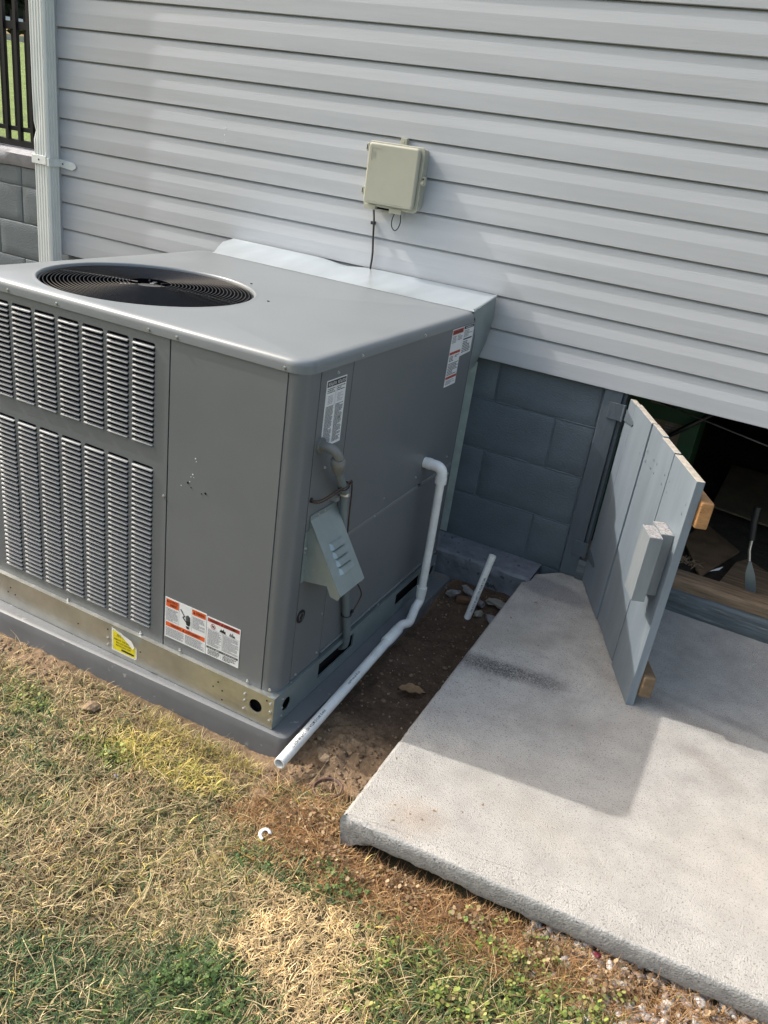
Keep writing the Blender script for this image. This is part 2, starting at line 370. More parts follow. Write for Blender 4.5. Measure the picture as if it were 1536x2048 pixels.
# ------------------------------------------------------------------ ground
def slab_front(x): return -1.635 + (x - .335) * .0673
def trench(x, y): return sst(-.02, .03, x) * sst(.40, .34, x) * sst(-1.42, -1.28, y)
def gheight(x, y, detail=True):
    g = -.182 + .080 * sst(-.05, .34, x) * sst(-1.30, -1.55, y) + .022 * sst(.4, 1.0, x) * sst(-1.3, -1.55, y)
    g = g + .05 * sst(-1.7, -2.2, y) * sst(.3, -.3, x)
    tr = sst(-.02, .03, x) * sst(-1.40, -1.25, y)
    g = g * (1 - tr) + tr * (-.150 + .035 * sst(-.5, -.2, y) + .012 * sst(.1, .3, x))
    if detail:
        g = g + .012 * fbm(x * 6, y * 6, 3, 3)
        dirt = dirtmask(x, y)
        lump_ = np.clip(fbm(x * 38, y * 38, 4, 9), -.4, 1)
        g = g + dirt * (.010 * lump_ + .005 * fbm(x * 90, y * 90, 2, 19)) * np.where(y > -1.15, .6, 1.25)
        ridge = np.exp(-(((x - .15) / .055) ** 2 + ((y + 1.31) / .10) ** 2)); g = g + ridge * (.028 + .014 * lump_)
        rid2 = np.exp(-(((x - .10) / .03) ** 2 + ((y + .95) / .05) ** 2)); g = g + rid2 * (.018 + .010 * lump_)
    return g
def dirtmask(x, y):
    n = fbm(x * 9, y * 9, 3, 5) * .06
    a = sst(-.04, 0., x) * sst(.40, .36, x) * sst(-1.50, -1.42, y + n)
    b = sst(-1.60, -1.53, y + n * 1.3) * sst(.10, .02, x) * (.55 + .45 * sst(-.5, -.9, x) + .3 * sst(-.3, 0, x))
    return np.clip(np.maximum(a, b), 0, 1)
def axis(lo, hi, d, far):
    a = list(np.arange(lo, hi, d)); s = d; x = hi; b = []
    while x < far: b.append(x); s *= 1.25; x += s
    b.append(far); s = d; x = lo; c = []
    while x > -far: s *= 1.25; x -= s; c.append(x)
    return np.array(c[::-1] + a + b)
def grid_mesh(name, xs, ys, Z, mt, colf=None):
    nx, ny = len(xs), len(ys); XX, YY = np.meshgrid(xs, ys)
    V = np.stack([XX, YY, Z], -1).reshape(-1, 3).astype(np.float32)
    i = (np.arange(ny - 1)[:, None] * nx + np.arange(nx - 1)[None]).ravel()
    Q = np.stack([i, i + 1, i + nx + 1, i + nx], -1).astype(np.int32)
    me = raw_mesh(name, V, Q, mt, None if colf is None else colf(XX, YY).reshape(-1, 3), smooth=True)
    return me
def raw_mesh(name, V, Q, mt, colr=None, smooth=False):
    me = bpy.data.meshes.new(name); k = Q.shape[1]
    me.vertices.add(len(V)); me.vertices.foreach_set('co', V.astype(np.float32).ravel())
    me.loops.add(Q.size); me.loops.foreach_set('vertex_index', Q.ravel().astype(np.int32))
    me.polygons.add(len(Q)); me.polygons.foreach_set('loop_start', np.arange(0, Q.size, k, dtype=np.int32))
    if smooth: me.polygons.foreach_set('use_smooth', np.ones(len(Q), dtype=bool))
    me.materials.append(mt)
    if colr is not None:
        a = me.color_attributes.new('col', 'FLOAT_COLOR', 'POINT')
        c4 = np.ones((len(V), 4), np.float32); c4[:, :3] = colr; a.data.foreach_set('color', c4.ravel())
    me.update(); me.validate(); return me
def gcol(x, y):
    d = dirtmask(x, y)[..., None]
    darker = (sst(-1.30, -1.12, y + .12 * fbm(x * 7, y * 7, 2, 2)) * sst(0, .05, x))[..., None]  # mask: soil colour turns darker along the trench towards the wall
    dry = np.array([.215, .150, .095]); darkc = np.array([.085, .058, .041]); th = np.array([.055, .045, .026])
    n = (1 + .35 * fbm(x * 25, y * 25, 3, 8))[..., None]
    dirt = (dry * (1 - darker) + darkc * darker) * n
    g = (th * n) * (1 - d) + dirt * d
    far = sst(3, 6, np.hypot(x, y + 1.5))[..., None]
    return np.clip(g * (1 - far) + np.array([.12, .12, .05]) * far, .005, 1)
xs = axis(-1.35, 1.6, .0075, 120); ys = axis(-2.75, -.05, .0075, 120)
XX, YY = np.meshgrid(xs, ys)
go = bpy.data.objects.new('ground', grid_mesh('ground', xs, ys, gheight(XX, YY), M['attr_ground'], gcol)); COL.objects.link(go); go['kind'] = 'structure'

# hillside behind the retaining wall
hx = np.linspace(-60, -2.30, 70); hy = np.linspace(.70, 90, 90)
HX, HY = np.meshgrid(hx, hy)
def hillz(x, y): return 1.09 + .080 * np.clip(np.hypot(np.minimum(x + 3, 0), y - .7), 0, 14.5) + .004 * np.clip(np.hypot(x + 3, y) - 14.5, 0, 100)
HZ = hillz(HX, HY)
ho = bpy.data.objects.new('hillside_lawn', grid_mesh('hillside_lawn', hx, hy, HZ, M['hill'])); COL.objects.link(ho); ho['kind'] = 'structure'

# ------------------------------------------------------------------ slab
def build_slab():
    P = [(.335, -1.635), (1.30, -1.570), (3.6, -1.415), (3.6, -.003), (.425, -.003), (.3385, -.10), (.337, -.165), (.313, -.20)]
    pts = []
    for i in range(len(P)):
        a = Vector(P[i]); b = Vector(P[(i + 1) % len(P)]); L_ = (b - a).length
        n = max(1, int(L_ / (.008 if i in (0, 7) else .04)))
        for k in range(n): pts.append((a.lerp(b, k / n), i))
    c = Vector((1.6, -.9)); n = len(pts); rings = []
    prof = [(.000, .011, 0), (-.0012, .0045, .0006), (-.005, .001, .0012), (-.018, .0, .0012), (-.035, .001, .0018), (-.052, .002, .003), (None, .008, .006), (None, .05, .01)]
    for j, (z, inn, rg) in enumerate(prof):
        rg_ = []
        for q, (p, si) in enumerate(pts):
            a = pts[q - 1][0]; b = pts[(q + 1) % n][0]; t = (b - a).normalized(); nrm = Vector((t.y, -t.x))
            x = p.x; nn = float(fbm(np.array(x * 28 + p.y * 31), np.array(p.y * 17. + j * .7), 4, 21)); n2 = float(fbm(np.array(x * 90 + j * 3.), np.array(p.y * 90.), 2, 4))
            bot = -.107 if si == 7 else -.066
            if si == 0: bot = -.062 - .045 * max(0, 1 - (x - .335) / .08)
            bz = bot + .018 * nn
            zz = z if z is not None else (bz if j == 6 else bz - .012)
            if z is not None and zz < bz: zz = bz + .001 * j
            chip = 0
            if j in (0, 1, 2) and si in (0, 7): chip = max(0, nn - .28) * .02
            o = p - nrm * (inn + chip) + nrm * rg * (nn * .9 + n2 * .5)
            rg_.append((o.x, o.y, zz - chip * .3))
        rings.append(rg_)
    mb = MB(); V = [v for r_ in rings for v in r_]
    mb.add(V, [tuple(range(n))], 0)
    for j in range(len(prof) - 1):
        mb.add([], []); 
        o = 0
        mb.f += [(j * n + k, j * n + (k + 1) % n, (j + 1) * n + (k + 1) % n, (j + 1) * n + k) for k in range(n)]; mb.m += [0 if j < 1 else 1] * n
    mb.add([rings[-1][k] for k in range(n)], [tuple(range(n))[::-1]], 1)
    o = struct('concrete_slab', mb, [M['slab'], M['slabside']], smooth=True)
    o.data.set_sharp_from_angle(angle=R(50)); o.data.polygons[max(range(len(o.data.polygons)), key=lambda i: o.data.polygons[i].area)].use_smooth = False
    for pl in o.data.polygons:
        if pl.area > 1: pl.use_smooth = False
build_slab()

# ------------------------------------------------------------------ house
S0, E = .7666, .1197
XL, XR = -2.262, 4.2
house = root('house', 'house wall of pale gray horizontal siding above a painted block foundation', 'house', (-2.26, 0, 0))
def siding_panel(k, xa, xb, dy=0.):
    mb = MB(); nx = max(3, int((xb - xa) / .12)); xs_ = np.linspace(xa, xb, nx)
    prof = []
    for c in (0, 1):
        z0 = S0 + (2 * k + c) * E
        prof += [(z0, -.016), (z0 + .0000, -.0300), (z0 + .0014, -.0312), (z0 + .030, -.0309), (z0 + .0560, -.0306), (z0 + .0580, -.0303), (z0 + .085, -.0276), (z0 + E - .0100, -.0243), (z0 + E - .001, -.0150)]
    V = []
    for i, x in enumerate(xs_):
        for q, (z, y) in enumerate(prof):
            wv = .0007 * math.sin(x * 2.3 + k * 1.7 + (q // 9) * 2) + .0005 * math.sin(x * 5.1 + k)
            V.append((x, y + dy + wv, z + .0006 * math.sin(x * 1.9 + k)))
    n = len(prof)
    Fc = [(i * n + q, (i + 1) * n + q, (i + 1) * n + q + 1, i * n + q + 1) for i in range(nx - 1) for q in range(n - 1)]
    mb.add(V, Fc)
    # visible cut end, slightly thick
    o = part('siding_panel', mb, M['siding'], house, smooth=True); o.data.set_sharp_from_angle(angle=R(5))
    return o
joints = {0: [2.35], 1: [.147], 2: [-2.0, 1.6], 3: [-1.405, 2.3], 4: [.9], 5: [-.5, 3.0], 6: [1.7], 7: [-1.2, 2.2], 8: [.4], 9: [-1.7, 1.9], 10: [1.0]}
for k in range(11):
    js = [XL] + joints[k] + [XR]
    for i in range(len(js) - 1):
        siding_panel(k, js[i] + (.0 if i == 0 else -.025), js[i + 1], dy=(-.0006 if i % 2 else 0))
topz = S0 + 22 * E
b = MB().box((XL + .004, -.012, S0 + .012), (XR - .01, .12, topz)); part('sheathing', b, M['siding'], house)
b = MB().box((XL - .008, -.040, S0 - .004), (XL + .001, .14, topz)); part('corner_trim', b, M['siding'], house)
b = MB().box((XL - .004, .14, S0), (XL + .004, 6.0, topz)); part('side_wall', b, M['siding'], house)
b = MB().box((XL, 5.9, -.2), (XR, 6.0, topz)); part('rear_wall', b, M['siding'], house)
b = MB().box((XR - .01, .12, -.2), (XR + .05, 6.0, topz)); part('side_wall', b, M['siding'], house)
b = MB().prism([(XL - .05, -.06, topz + .02), (XR + .1, -.06, topz + .02), (XR + .1, 3, topz + 1.3), (XL - .05, 3, topz + 1.3)], (0, .0, .06)); b.prism([(XL - .05, 6.1, topz + .02), (XR + .1, 6.1, topz + .02), (XR + .1, 3.0, topz + 1.3), (XL - .05, 3.0, topz + 1.3)], (0, 0, .06)); part('roof', b, M['asphalt'], house)
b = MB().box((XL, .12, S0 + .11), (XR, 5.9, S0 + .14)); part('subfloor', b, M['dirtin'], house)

# foundation
found = part('foundation', MB().box((XL + .004, .0012, -.25), (.4095, .19, S0 + .02)), M['mortar'], house)
def block_mesh(w_, h_, seed, dep=.03):
    r = random.Random(seed); nx, nz = 10, 6; V = []; Fc = []
    for j in range(nz + 1):
        for i in range(nx + 1):
            fx = [0, .003, .5, w_ - .003 - .5 + .5, w_]; ed = min(i, nx - i, j, nz - j)
            x = 0 if i == 0 else w_ if i == nx else .0035 + (w_ - .007) * (i - 1) / (nx - 2); z = 0 if j == 0 else h_ if j == nz else .0035 + (h_ - .007) * (j - 1) / (nz - 2)
            y = 0 if ed > 0 else .0013
            V.append((x + r.uniform(-.0012, .0012) * (1 if ed == 0 else 0), y + r.uniform(-.0004, .0004), z + r.uniform(-.0014, .0014) * (1 if ed == 0 else 0)))
    for j in range(nz):
        for i in range(nx): Fc.append((j * (nx + 1) + i, j * (nx + 1) + i + 1, (j + 1) * (nx + 1) + i + 1, (j + 1) * (nx + 1) + i))
    bnd = [i for i in range(nx + 1)] + [(j) * (nx + 1) + nx for j in range(1, nz + 1)] + [nz * (nx + 1) + i for i in range(nx - 1, -1, -1)] + [j * (nx + 1) for j in range(nz - 1, 0, -1)]
    o = len(V); V += [(V[i][0], dep, V[i][2]) for i in bnd]; n = len(bnd)
    Fc += [(bnd[i], o + i, o + (i + 1) % n, bnd[(i + 1) % n]) for i in range(n)]
    return MB().add(V, Fc)
_bm = {}
def blocks(parent, x0, x1, zrows, y, jx, mt, dep=.03):
    pw = wpos(parent)
    for ri, (za, zb) in enumerate(zrows):
        off = jx[ri % 2]; k0 = math.floor((x0 - off) / .4064)
        a = off + k0 * .4064
        while a < x1:
            xa = max(a + .0032, x0); xb = min(a + .4064 - .0032, x1)
            if xb - xa > .03:
                key = (round(xb - xa, 3), round(zb - za, 3), random.randint(0, 3), mt)
                if key not in _bm: _bm[key] = block_mesh(xb - xa, zb - za - .0064, hash(key[:3]) % 999, dep).mesh('block', M[mt], smooth=True)
                o = bpy.data.objects.new('concrete_block', _bm[key]); COL.objects.link(o); o.parent = parent
                o.location = Vector((xa, y + random.uniform(-.0012, .0012), za + .0032)) - pw
            a += .4064
zr = [(-.006, .198), (.198, .4012), (.4012, .6044), (.6044, .785)]
blocks(found, XL + .01, .408, zr, -.0005, [.2032 + .05, .0], 'block')
def bead(P, r0):
    mb = MB(); Q = []; rr = []
    n = max(2, int((Vector(P[1]) - Vector(P[0])).length / .012))
    for i in range(n + 1):
        q = Vector(P[0]).lerp(Vector(P[1]), i / n); h = float(fbm(np.array(q.x * 13.), np.array(q.z * 13.), 3, 41)); Q.append(q + Vector((0, .0012 - .0006 * h, .0016 * h))); rr.append(r0 * (1 + .9 * h) * (.4 if h < -.25 else 1))
    mb.tube(Q, rr, 6); return mb
for z in (.198, .4012, .6044): part('mortar_bead', bead([(-.09, .001, z), (.408, .001, z)], .0036), M['mortar'], found, smooth=True)
for x, za, zb_ in ((-.0, .6044, .76), (.2032 + .05, .4012, .6044), (0., .198, .4012)): part('mortar_bead', bead([(x, .0016, za + .006), (x + .0001, .0016, zb_ - .006)], .0028), M['mortar'], found, smooth=True)
# footing ledge with a ragged front
mb = MB(); n = 130; V = []
for i in range(n):
    x = -2.3 + (.334 + 2.3) * i / (n - 1); q = float(fbm(np.array(x * 11.), np.array(.3), 3, 8)); q2 = float(fbm(np.array(x * 25.), np.array(4.3), 3, 8))
    V += [(x, .003, -.002), (x, -.06, -.003 + .004 * q2), (x, -.150 - .008 * q, -.004 + .004 * q), (x, -.160 - .010 * q, -.014), (x, -.158 - .012 * q2, -.05), (x, -.152 - .02 * q, -.09 - .01 * q2), (x, -.165, -.22)]
mb.add(V, [(i * 7 + k, i * 7 + k + 1, (i + 1) * 7 + k + 1, (i + 1) * 7 + k) for i in range(n - 1) for k in range(6)] + [tuple(range(7)), tuple((n - 1) * 7 + k for k in range(7))])
part('footing', mb, M['ledge'], house, smooth=True)
# jamb post, sills
mb = MB().box((.4125, -.022, .002), (.478, .05, S0 + .01)); part('door_post', mb, M['postp'], house, bevel=.003)
mb = MB().box((.4785, -.004, .002), (.492, .05, S0 + .01)); part('door_stop', mb, M['postp'], house, bevel=.002)
def wavyboard(x0, x1, y0, y1, z0, z1, amp, seed, n=60):
    mb = MB(); V = []
    for i in range(n + 1):
        x = x0 + (x1 - x0) * i / n
        f = lambda s: float(fbm(np.array(x * 9 + s * 7.), np.array(s * 1.3), 3, seed)) * amp
        V += [(x, y0 + f(1), z0), (x, y0 + f(2), (z0 + z1) / 2 + f(5)), (x, y0 + f(3) + .004, z1 - .006 + f(4)), (x, y0 + .01 + f(6), z1 + f(4)), (x, (y0 + y1) / 2, z1 + f(7)), (x, y1, z1), (x, y1, z0)]
    mb.add(V, [(i * 7 + k, i * 7 + (k + 1) % 7, (i + 1) * 7 + (k + 1) % 7, (i + 1) * 7 + k) for i in range(n) for k in range(7)] + [tuple(range(7)), tuple(n * 7 + k for k in range(7))])
    return mb
part('door_sill', wavyboard(.478, 3.6, -.028, .10, .001, .080, .006, 3), M['sillg'], house, smooth=True, label='peeling gray painted sill board')
part('floor_joist', wavyboard(.478, 3.6, .004, .095, .0815, .124, .006, 5), M['sill'], house, smooth=True, label='bare weathered brown beam')
part('opening_jamb', MB().box((2.6, -.01, .1), (2.7, .1, S0)), M['postp'], house)
part('foundation', MB().box((2.7, .0, -.2), (XR, .19, S0 + .02)), M['block'], house)
part('lintel', MB().box((.42, .012, S0 + .005), (2.7, .12, S0 + .10)), M['sill'], house)
sc_ = MB()
for x, z, r_ in ((-1.33, 1.425, .004), (-1.335, 1.40, .003), (-1.33, 1.375, .0025), (.93, 1.735, .004), (.94, 1.75, .003)): lump(sc_, (x, -.0305, z), (r_, .0006, r_ * 1.8), int(r_ * 1e5), 1, 1.)
part('paint_scuffs', sc_, M['stick'], house, kind='stuff')
# crawlspace
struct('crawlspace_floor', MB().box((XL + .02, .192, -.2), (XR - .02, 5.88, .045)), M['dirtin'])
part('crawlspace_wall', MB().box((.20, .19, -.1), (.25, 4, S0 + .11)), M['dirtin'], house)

# ------------------------------------------------------------------ downspout
ds = root('downspout', 'white fluted downspout strapped to the left end of the siding', 'downspout', (-2.3, -.06, 0))
def flute(x0, x1, y0, y1):
    P = []; n = 6
    def edge(a, b, nrm, cnt):
        a = Vector(a); b = Vector(b); out = []
        for i in range(cnt):
            for t, d in ((0, 0), (.30, 0), (.42, .0035), (.78, .0035), (.90, 0)):
                q = a.lerp(b, (i + t) / cnt); out.append(q + Vector(nrm) * d)
        return out
    P += edge((x0 + .006, y0), (x1 - .006, y0), (0, 1), 5) + edge((x1, y0 + .006), (x1, y1 - .002), (-1, 0), 3) + [Vector((x1, y1)), Vector((x0, y1))] + [Vector((x0, y0 + .006))]
    return P
P = flute(-2.350, -2.256, -.100, -.042); zs = list(np.linspace(.0, topz - .1, 90)); mb = MB(); V = []
for z in zs:
    for p in P:
        dn = .010 * math.exp(-((z - 1.305) / .018) ** 2) * math.exp(-((p.x + 2.345) / .022) ** 2); dn += .004 * math.exp(-((z - 1.36) / .05) ** 2) * math.exp(-((p.x + 2.32) / .02) ** 2)
        V.append((p.x + dn * .6, p.y + dn * 1.0, z))
n = len(P); mb.add(V, [(j * n + k, j * n + (k + 1) % n, (j + 1) * n + (k + 1) % n, (j + 1) * n + k) for j in range(len(zs) - 1) for k in range(n)])
part('pipe_body', mb, M['down'], ds, smooth=True)
mb = MB()
mb.box((-2.357, -.1065, 1.160), (-2.268, -.1025, 1.197)); mb.box((-2.357, -.105, 1.160), (-2.353, -.045, 1.197))
st = part('strap', mb, M['strap'], ds, bevel=.001)
mb = MB().box((-2.266, -.1045, 1.156), (-2.2505, -.1015, 1.190)).box((-2.2525, -.103, 1.156), (-2.2495, -.036, 1.190))
mb.prism([(-2.251, -.0375, 1.156), (-2.178, -.0375, 1.150), (-2.156, -.0375, 1.163), (-2.158, -.0375, 1.176), (-2.172, -.0375, 1.184), (-2.251, -.0375, 1.190)], (0, .002, 0))
part('strap_flange', mb, M['strap'], ds, bevel=.0008)
for p in ((-2.312, -.1066, 1.178), (-2.236, -.0377, 1.171)): part('screw_hole', MB().disc(p, (0, -1, 0), .0042, 10, h=.001), M['seam'], ds)

# ------------------------------------------------------------------ retaining wall and fence
rw = root('retaining_wall', 'painted block retaining wall beyond the downspout, under the iron fence', 'retaining wall', (-4, .58, -.2))
part('wall_core', MB().box((-9, .586, -.2), (-2.272, .78, 1.05)), M['mortar'], rw)
zr2 = [(.945 - .2032 * k - .2032, .945 - .2032 * k) for k in range(6)] 
blocks(rw, -9, -2.275, zr2, .580, [-2.42, -2.62], 'block')
blocks(rw, -9, -2.275, [(.945, 1.052)], .582, [-2.42, -2.62], 'block')
mb = MB(); V = []; n = 120
for i in range(n + 1):
    x = -9 + (9 - 2.275) * i / n; q = float(fbm(np.array(x * 7.), np.array(2.), 3, 5)) * .010
    V += [(x, .572, 1.050 + q * .8), (x, .560 + q, 1.075), (x, .562 - q, 1.118), (x, .582, 1.142 + q * .4), (x, .80, 1.146), (x, .80, 1.05)]
mb.add(V, [(i * 6 + k, i * 6 + (k + 1) % 6, (i + 1) * 6 + (k + 1) % 6, (i + 1) * 6 + k) for i in range(n) for k in range(6)])
part('wall_cap', mb, M['cap'], rw, smooth=True)
fe = root('iron_fence', 'black iron picket fence standing on the block retaining wall', 'fence', (-4, .66, 1.15))
part('bottom_channel', MB().box((-9, .645, 1.150), (-2.275, .685, 1.186)), M['iron'], fe, bevel=.002)
part('rail', MB().box((-9, .650, 1.232), (-2.275, .680, 1.256)), M['iron'], fe, bevel=.002)
part('rail', MB().box((-9, .650, 1.745), (-2.275, .680, 1.785)), M['iron'], fe, bevel=.002)
x = -2.30; i = 0
pk1 = MB().box((-.011, -.013, 0), (.011, .009, .80)).mesh('picket', M['iron']); pk2 = MB().box((-.008, -.008, 0), (.008, .008, .60)).mesh('picket', M['iron'])
while x > -8.9 and i < 130:
    o = bpy.data.objects.new('picket', pk1 if i % 2 == 0 else pk2); COL.objects.link(o); o.parent = fe
    o.location = Vector((x, .652 if i % 2 == 0 else .672, 1.186 if i % 2 == 0 else 1.240)) - wpos(fe); x -= .050; i += 1

# far street
def hz(x, y): return float(hillz(np.array(x), np.array(y)))
def strip(w0, w1, h0, h1, name, mt):
    mb = MB(); V = []
    # bands concentric about the wall end
    for i in range(40):
        a = R(95 + 80 * i / 39)
        for rr, hh in ((w0, h0), (w0, h1), (w1, h1), (w1, h0)):
            x = -3 + rr * math.cos(a); y = .7 + rr * math.sin(a); V.append((x, max(y, .71), hz(x, max(y, .71)) + hh))
    mb.add(V, [(i * 4 + k, i * 4 + (k + 1) % 4, (i + 1) * 4 + (k + 1) % 4, (i + 1) * 4 + k) for i in range(39) for k in range(4)])
    o = struct(name, mb, mt); return o
strip(14.4, 14.75, -.1, .10, 'kerb', M['kerb']); strip(14.76, 21, -.1, .02, 'street', M['asphalt']); strip(21.0, 21.3, -.1, .12, 'kerb', M['kerb'])
gr = root('guard_rail', 'pale rail along the far side of the street behind the iron fence', 'rail', (-15, 13, 2.2))
mb = MB(); mbp = MB(); 
for i in range(30):
    a = R(110 + 50 * i / 29); x = -3 + 23 * math.cos(a); y = .7 + 23 * math.sin(a); z = hz(x, y)
    if i: mb.add([(px_, py_, pz_ + .62), (x, y, z + .62), (x, y, z + .86), (px_, py_, pz_ + .86), (px_ + .04, py_ + .05, pz_ + .62), (x + .04, y + .05, z + .62), (x + .04, y + .05, z + .86), (px_ + .04, py_ + .05, pz_ + .86)], [(0, 1, 2, 3), (7, 6, 5, 4), (3, 2, 6, 7), (0, 4, 5, 1)])
    if i % 3 == 0: mbp.box((x - .05, y - .05, z - .1), (x + .05, y + .05, z + .62))
    px_, py_, pz_ = x, y, z
part('rail_beam', mb, M['whitep'], gr); part('rail_posts', mbp, M['kerb'], gr)
# dark trees beyond the street
def tree(x, y, h, seed, label):
    r = random.Random(seed); t = root('tree', label, 'tree', (x, y, hz(x, y) - .1), 'dark trees beyond the street')
    z0 = hz(x, y) - .1; mb = MB(); mb.tube([(x, y, z0), (x + .1, y, z0 + h * .3), (x + r.uniform(-.4, .4), y + .2, z0 + h * .8)], [.28, .2, .06], 8)
    for k in range(7):
        a = r.uniform(0, 6.28); zz = z0 + h * r.uniform(.15, .6); mb.tube([(x, y, zz), (x + 1.0 * math.cos(a), y + 1.0 * math.sin(a), zz + .6), (x + 2.0 * math.cos(a), y + 2.0 * math.sin(a), zz + 1.0)], [.09, .06, .02], 6)
    part('trunk', mb, M['bark'], t, smooth=True)
    N_ = 9000; g = np.random.default_rng(seed); d = g.normal(size=(N_, 3)); d /= np.linalg.norm(d, axis=1)[:, None]
    cl = g.normal(size=(26, 3)) * [1.6, 1.6, h * .22] + [0, 0, h * .36]; ci = g.integers(0, 26, N_)
    c = cl[ci] + d * g.uniform(.2, .85, (N_, 1)); s_ = g.uniform(.12, .32, (N_, 1))
    a = g.normal(size=(N_, 3)); a /= np.linalg.norm(a, axis=1)[:, None]; b_ = np.cross(a, g.normal(size=(N_, 3))); b_ /= np.linalg.norm(b_, axis=1)[:, None]
    V = np.stack([c - a * s_, c + b_ * s_ * .6, c + a * s_, c - b_ * s_ * .6], 1).reshape(-1, 3)
    me = raw_mesh('crown', V, np.arange(N_ * 4).reshape(-1, 4), M['treeleaf']); o = bpy.data.objects.new('crown', me); COL.objects.link(o); o.parent = t
for i in range(13):
    a = R(112 + 4.4 * i); rr = 26 + 2.0 * (i % 3)
    tree(-3 + rr * math.cos(a), .7 + rr * math.sin(a), 8 + (i * 7 % 4), i, 'dark leafy tree beyond the street, seen through the iron fence')

# ------------------------------------------------------------------ equipment pad
pad = root('equipment_pad', 'dark gray plastic equipment pad under the air conditioner', 'pad', (-.6, -.8, -.19))
def rr_poly(pts, rad, seg=5):
    out = []; n = len(pts)
    for i in range(n):
        p = Vector(pts[i]); a = (Vector(pts[i - 1]) - p).normalized(); b = (Vector(pts[(i + 1) % n]) - p).normalized()
        for k in range(seg + 1):
            t = k / seg; q = p + a * rad * (1 - t) ** 2 + b * rad * t ** 2; out.append(q)
    return out
pp_ = rr_poly([(-1.36, -1.436), (.024, -1.392), (.024, -.168), (-1.36, -.168)], .028)
def inset(P, d):
    c = Vector((-.66, -.80)); out = []
    for p in P:
        q = p - c; out.append(Vector((c.x + q.x * (1 - d / max(abs(q.x), .3) if abs(q.x) > .3 else 1), c.y + q.y * (1 - d / max(abs(q.y), .3) if abs(q.y) > .3 else 1))))
    return out
mb = MB(); R_ = [[(q.x, q.y, z) for q in inset(pp_, d)] for z, d in ((-.102, .014), (-.103, .008), (-.106, .002), (-.112, 0), (-.135, -.003), (-.21, -.007))]
n = len(pp_); mb.add([v for r_ in R_ for v in r_], [(j * n + k, j * n + (k + 1) % n, (j + 1) * n + (k + 1) % n, (j + 1) * n + k) for j in range(5) for k in range(n)] + [tuple(range(n))])
part('pad_body', mb, M['pad'], pad, smooth=True)

# ------------------------------------------------------------------ air conditioner
X1, YF, YB, XA = -.0414, -1.3655, -.24, -1.232
ZT, ZL = .977, .9416
ac = root('air_conditioner', 'large gray packaged air conditioner on its pad beside the wall', 'air conditioner', (-.64, -.8, -.102))
# cover
FC, FR = (-.840, -1.010), .322
def outline(A, dn, rad=.05):
    # ray from fan centre to rounded rectangle grown by dn
    x0, x1, y0, y1 = XA - .004 - dn, X1 + .004 + dn, YF - .004 - dn, YB - .006 + dn
    cx, cy = FC; dx, dy = math.cos(A), math.sin(A); rad = rad + dn
    t = min((x1 - cx) / dx if dx > 1e-9 else 1e9, (x0 - cx) / dx if dx < -1e-9 else 1e9, (y1 - cy) / dy if dy > 1e-9 else 1e9, (y0 - cy) / dy if dy < -1e-9 else 1e9)
    px, py = cx + dx * t, cy + dy * t
    for sx, sy in ((0, 0), (1, 0), (0, 1), (1, 1)):
        kx = x1 - rad if sx else x0 + rad; ky = y1 - rad if sy else y0 + rad
        if ((px > kx) if sx else (px < kx)) and ((py > ky) if sy else (py < ky)):
            ox, oy = kx - cx, ky - cy; bq = ox * dx + oy * dy; cq = ox * ox + oy * oy - rad * rad; t = bq + math.sqrt(max(bq * bq - cq, 0)); px, py = cx + dx * t, cy + dy * t
    return px, py
angs = sorted(set([2 * math.pi * k / 240 for k in range(240)] + [math.atan2(sy - FC[1], sx - FC[0]) % (2 * math.pi) + R(d) for sx in (XA + .02, X1 - .02) for sy in (YF + .02, YB - .03) for d in np.linspace(-3, 3, 19)]))
n = len(angs); rings = []
for rad_, z in ((FR - .004, ZT - .010), (FR - .0035, ZT - .004), (FR - .001, ZT + .0005), (FR + .002, ZT + .0018), (FR + .006, ZT + .0008), (FR + .012, ZT)):
    rings.append([(FC[0] + rad_ * math.cos(a), FC[1] + rad_ * math.sin(a), z) for a in angs])
for dn, z in ((-.024, ZT - .0002), (-.012, ZT - .0022), (-.005, ZT - .0060), (-.001, ZT - .0115), (0, ZT - .018), (0, ZL)):
    rings.append([(*outline(a, dn), z) for a in angs])
rings.append([(*outline(a, -.003), ZL) for a in angs])
mb = MB().add([v for r_ in rings for v in r_], [(j * n + k, j * n + (k + 1) % n, (j + 1) * n + (k + 1) % n, (j + 1) * n + k) for j in range(len(rings) - 1) for k in range(n)])
o = part('top_cover', mb, M['paint_skylit'], ac, smooth=True); o.data.set_sharp_from_angle(angle=R(60))
cover = o
for p in ((-.695, -.682), (-.498, -.868)): part('rivet', MB().disc((*p, ZT), (0, 0, 1), .004, 10, h=.002), M['seam'], cover)
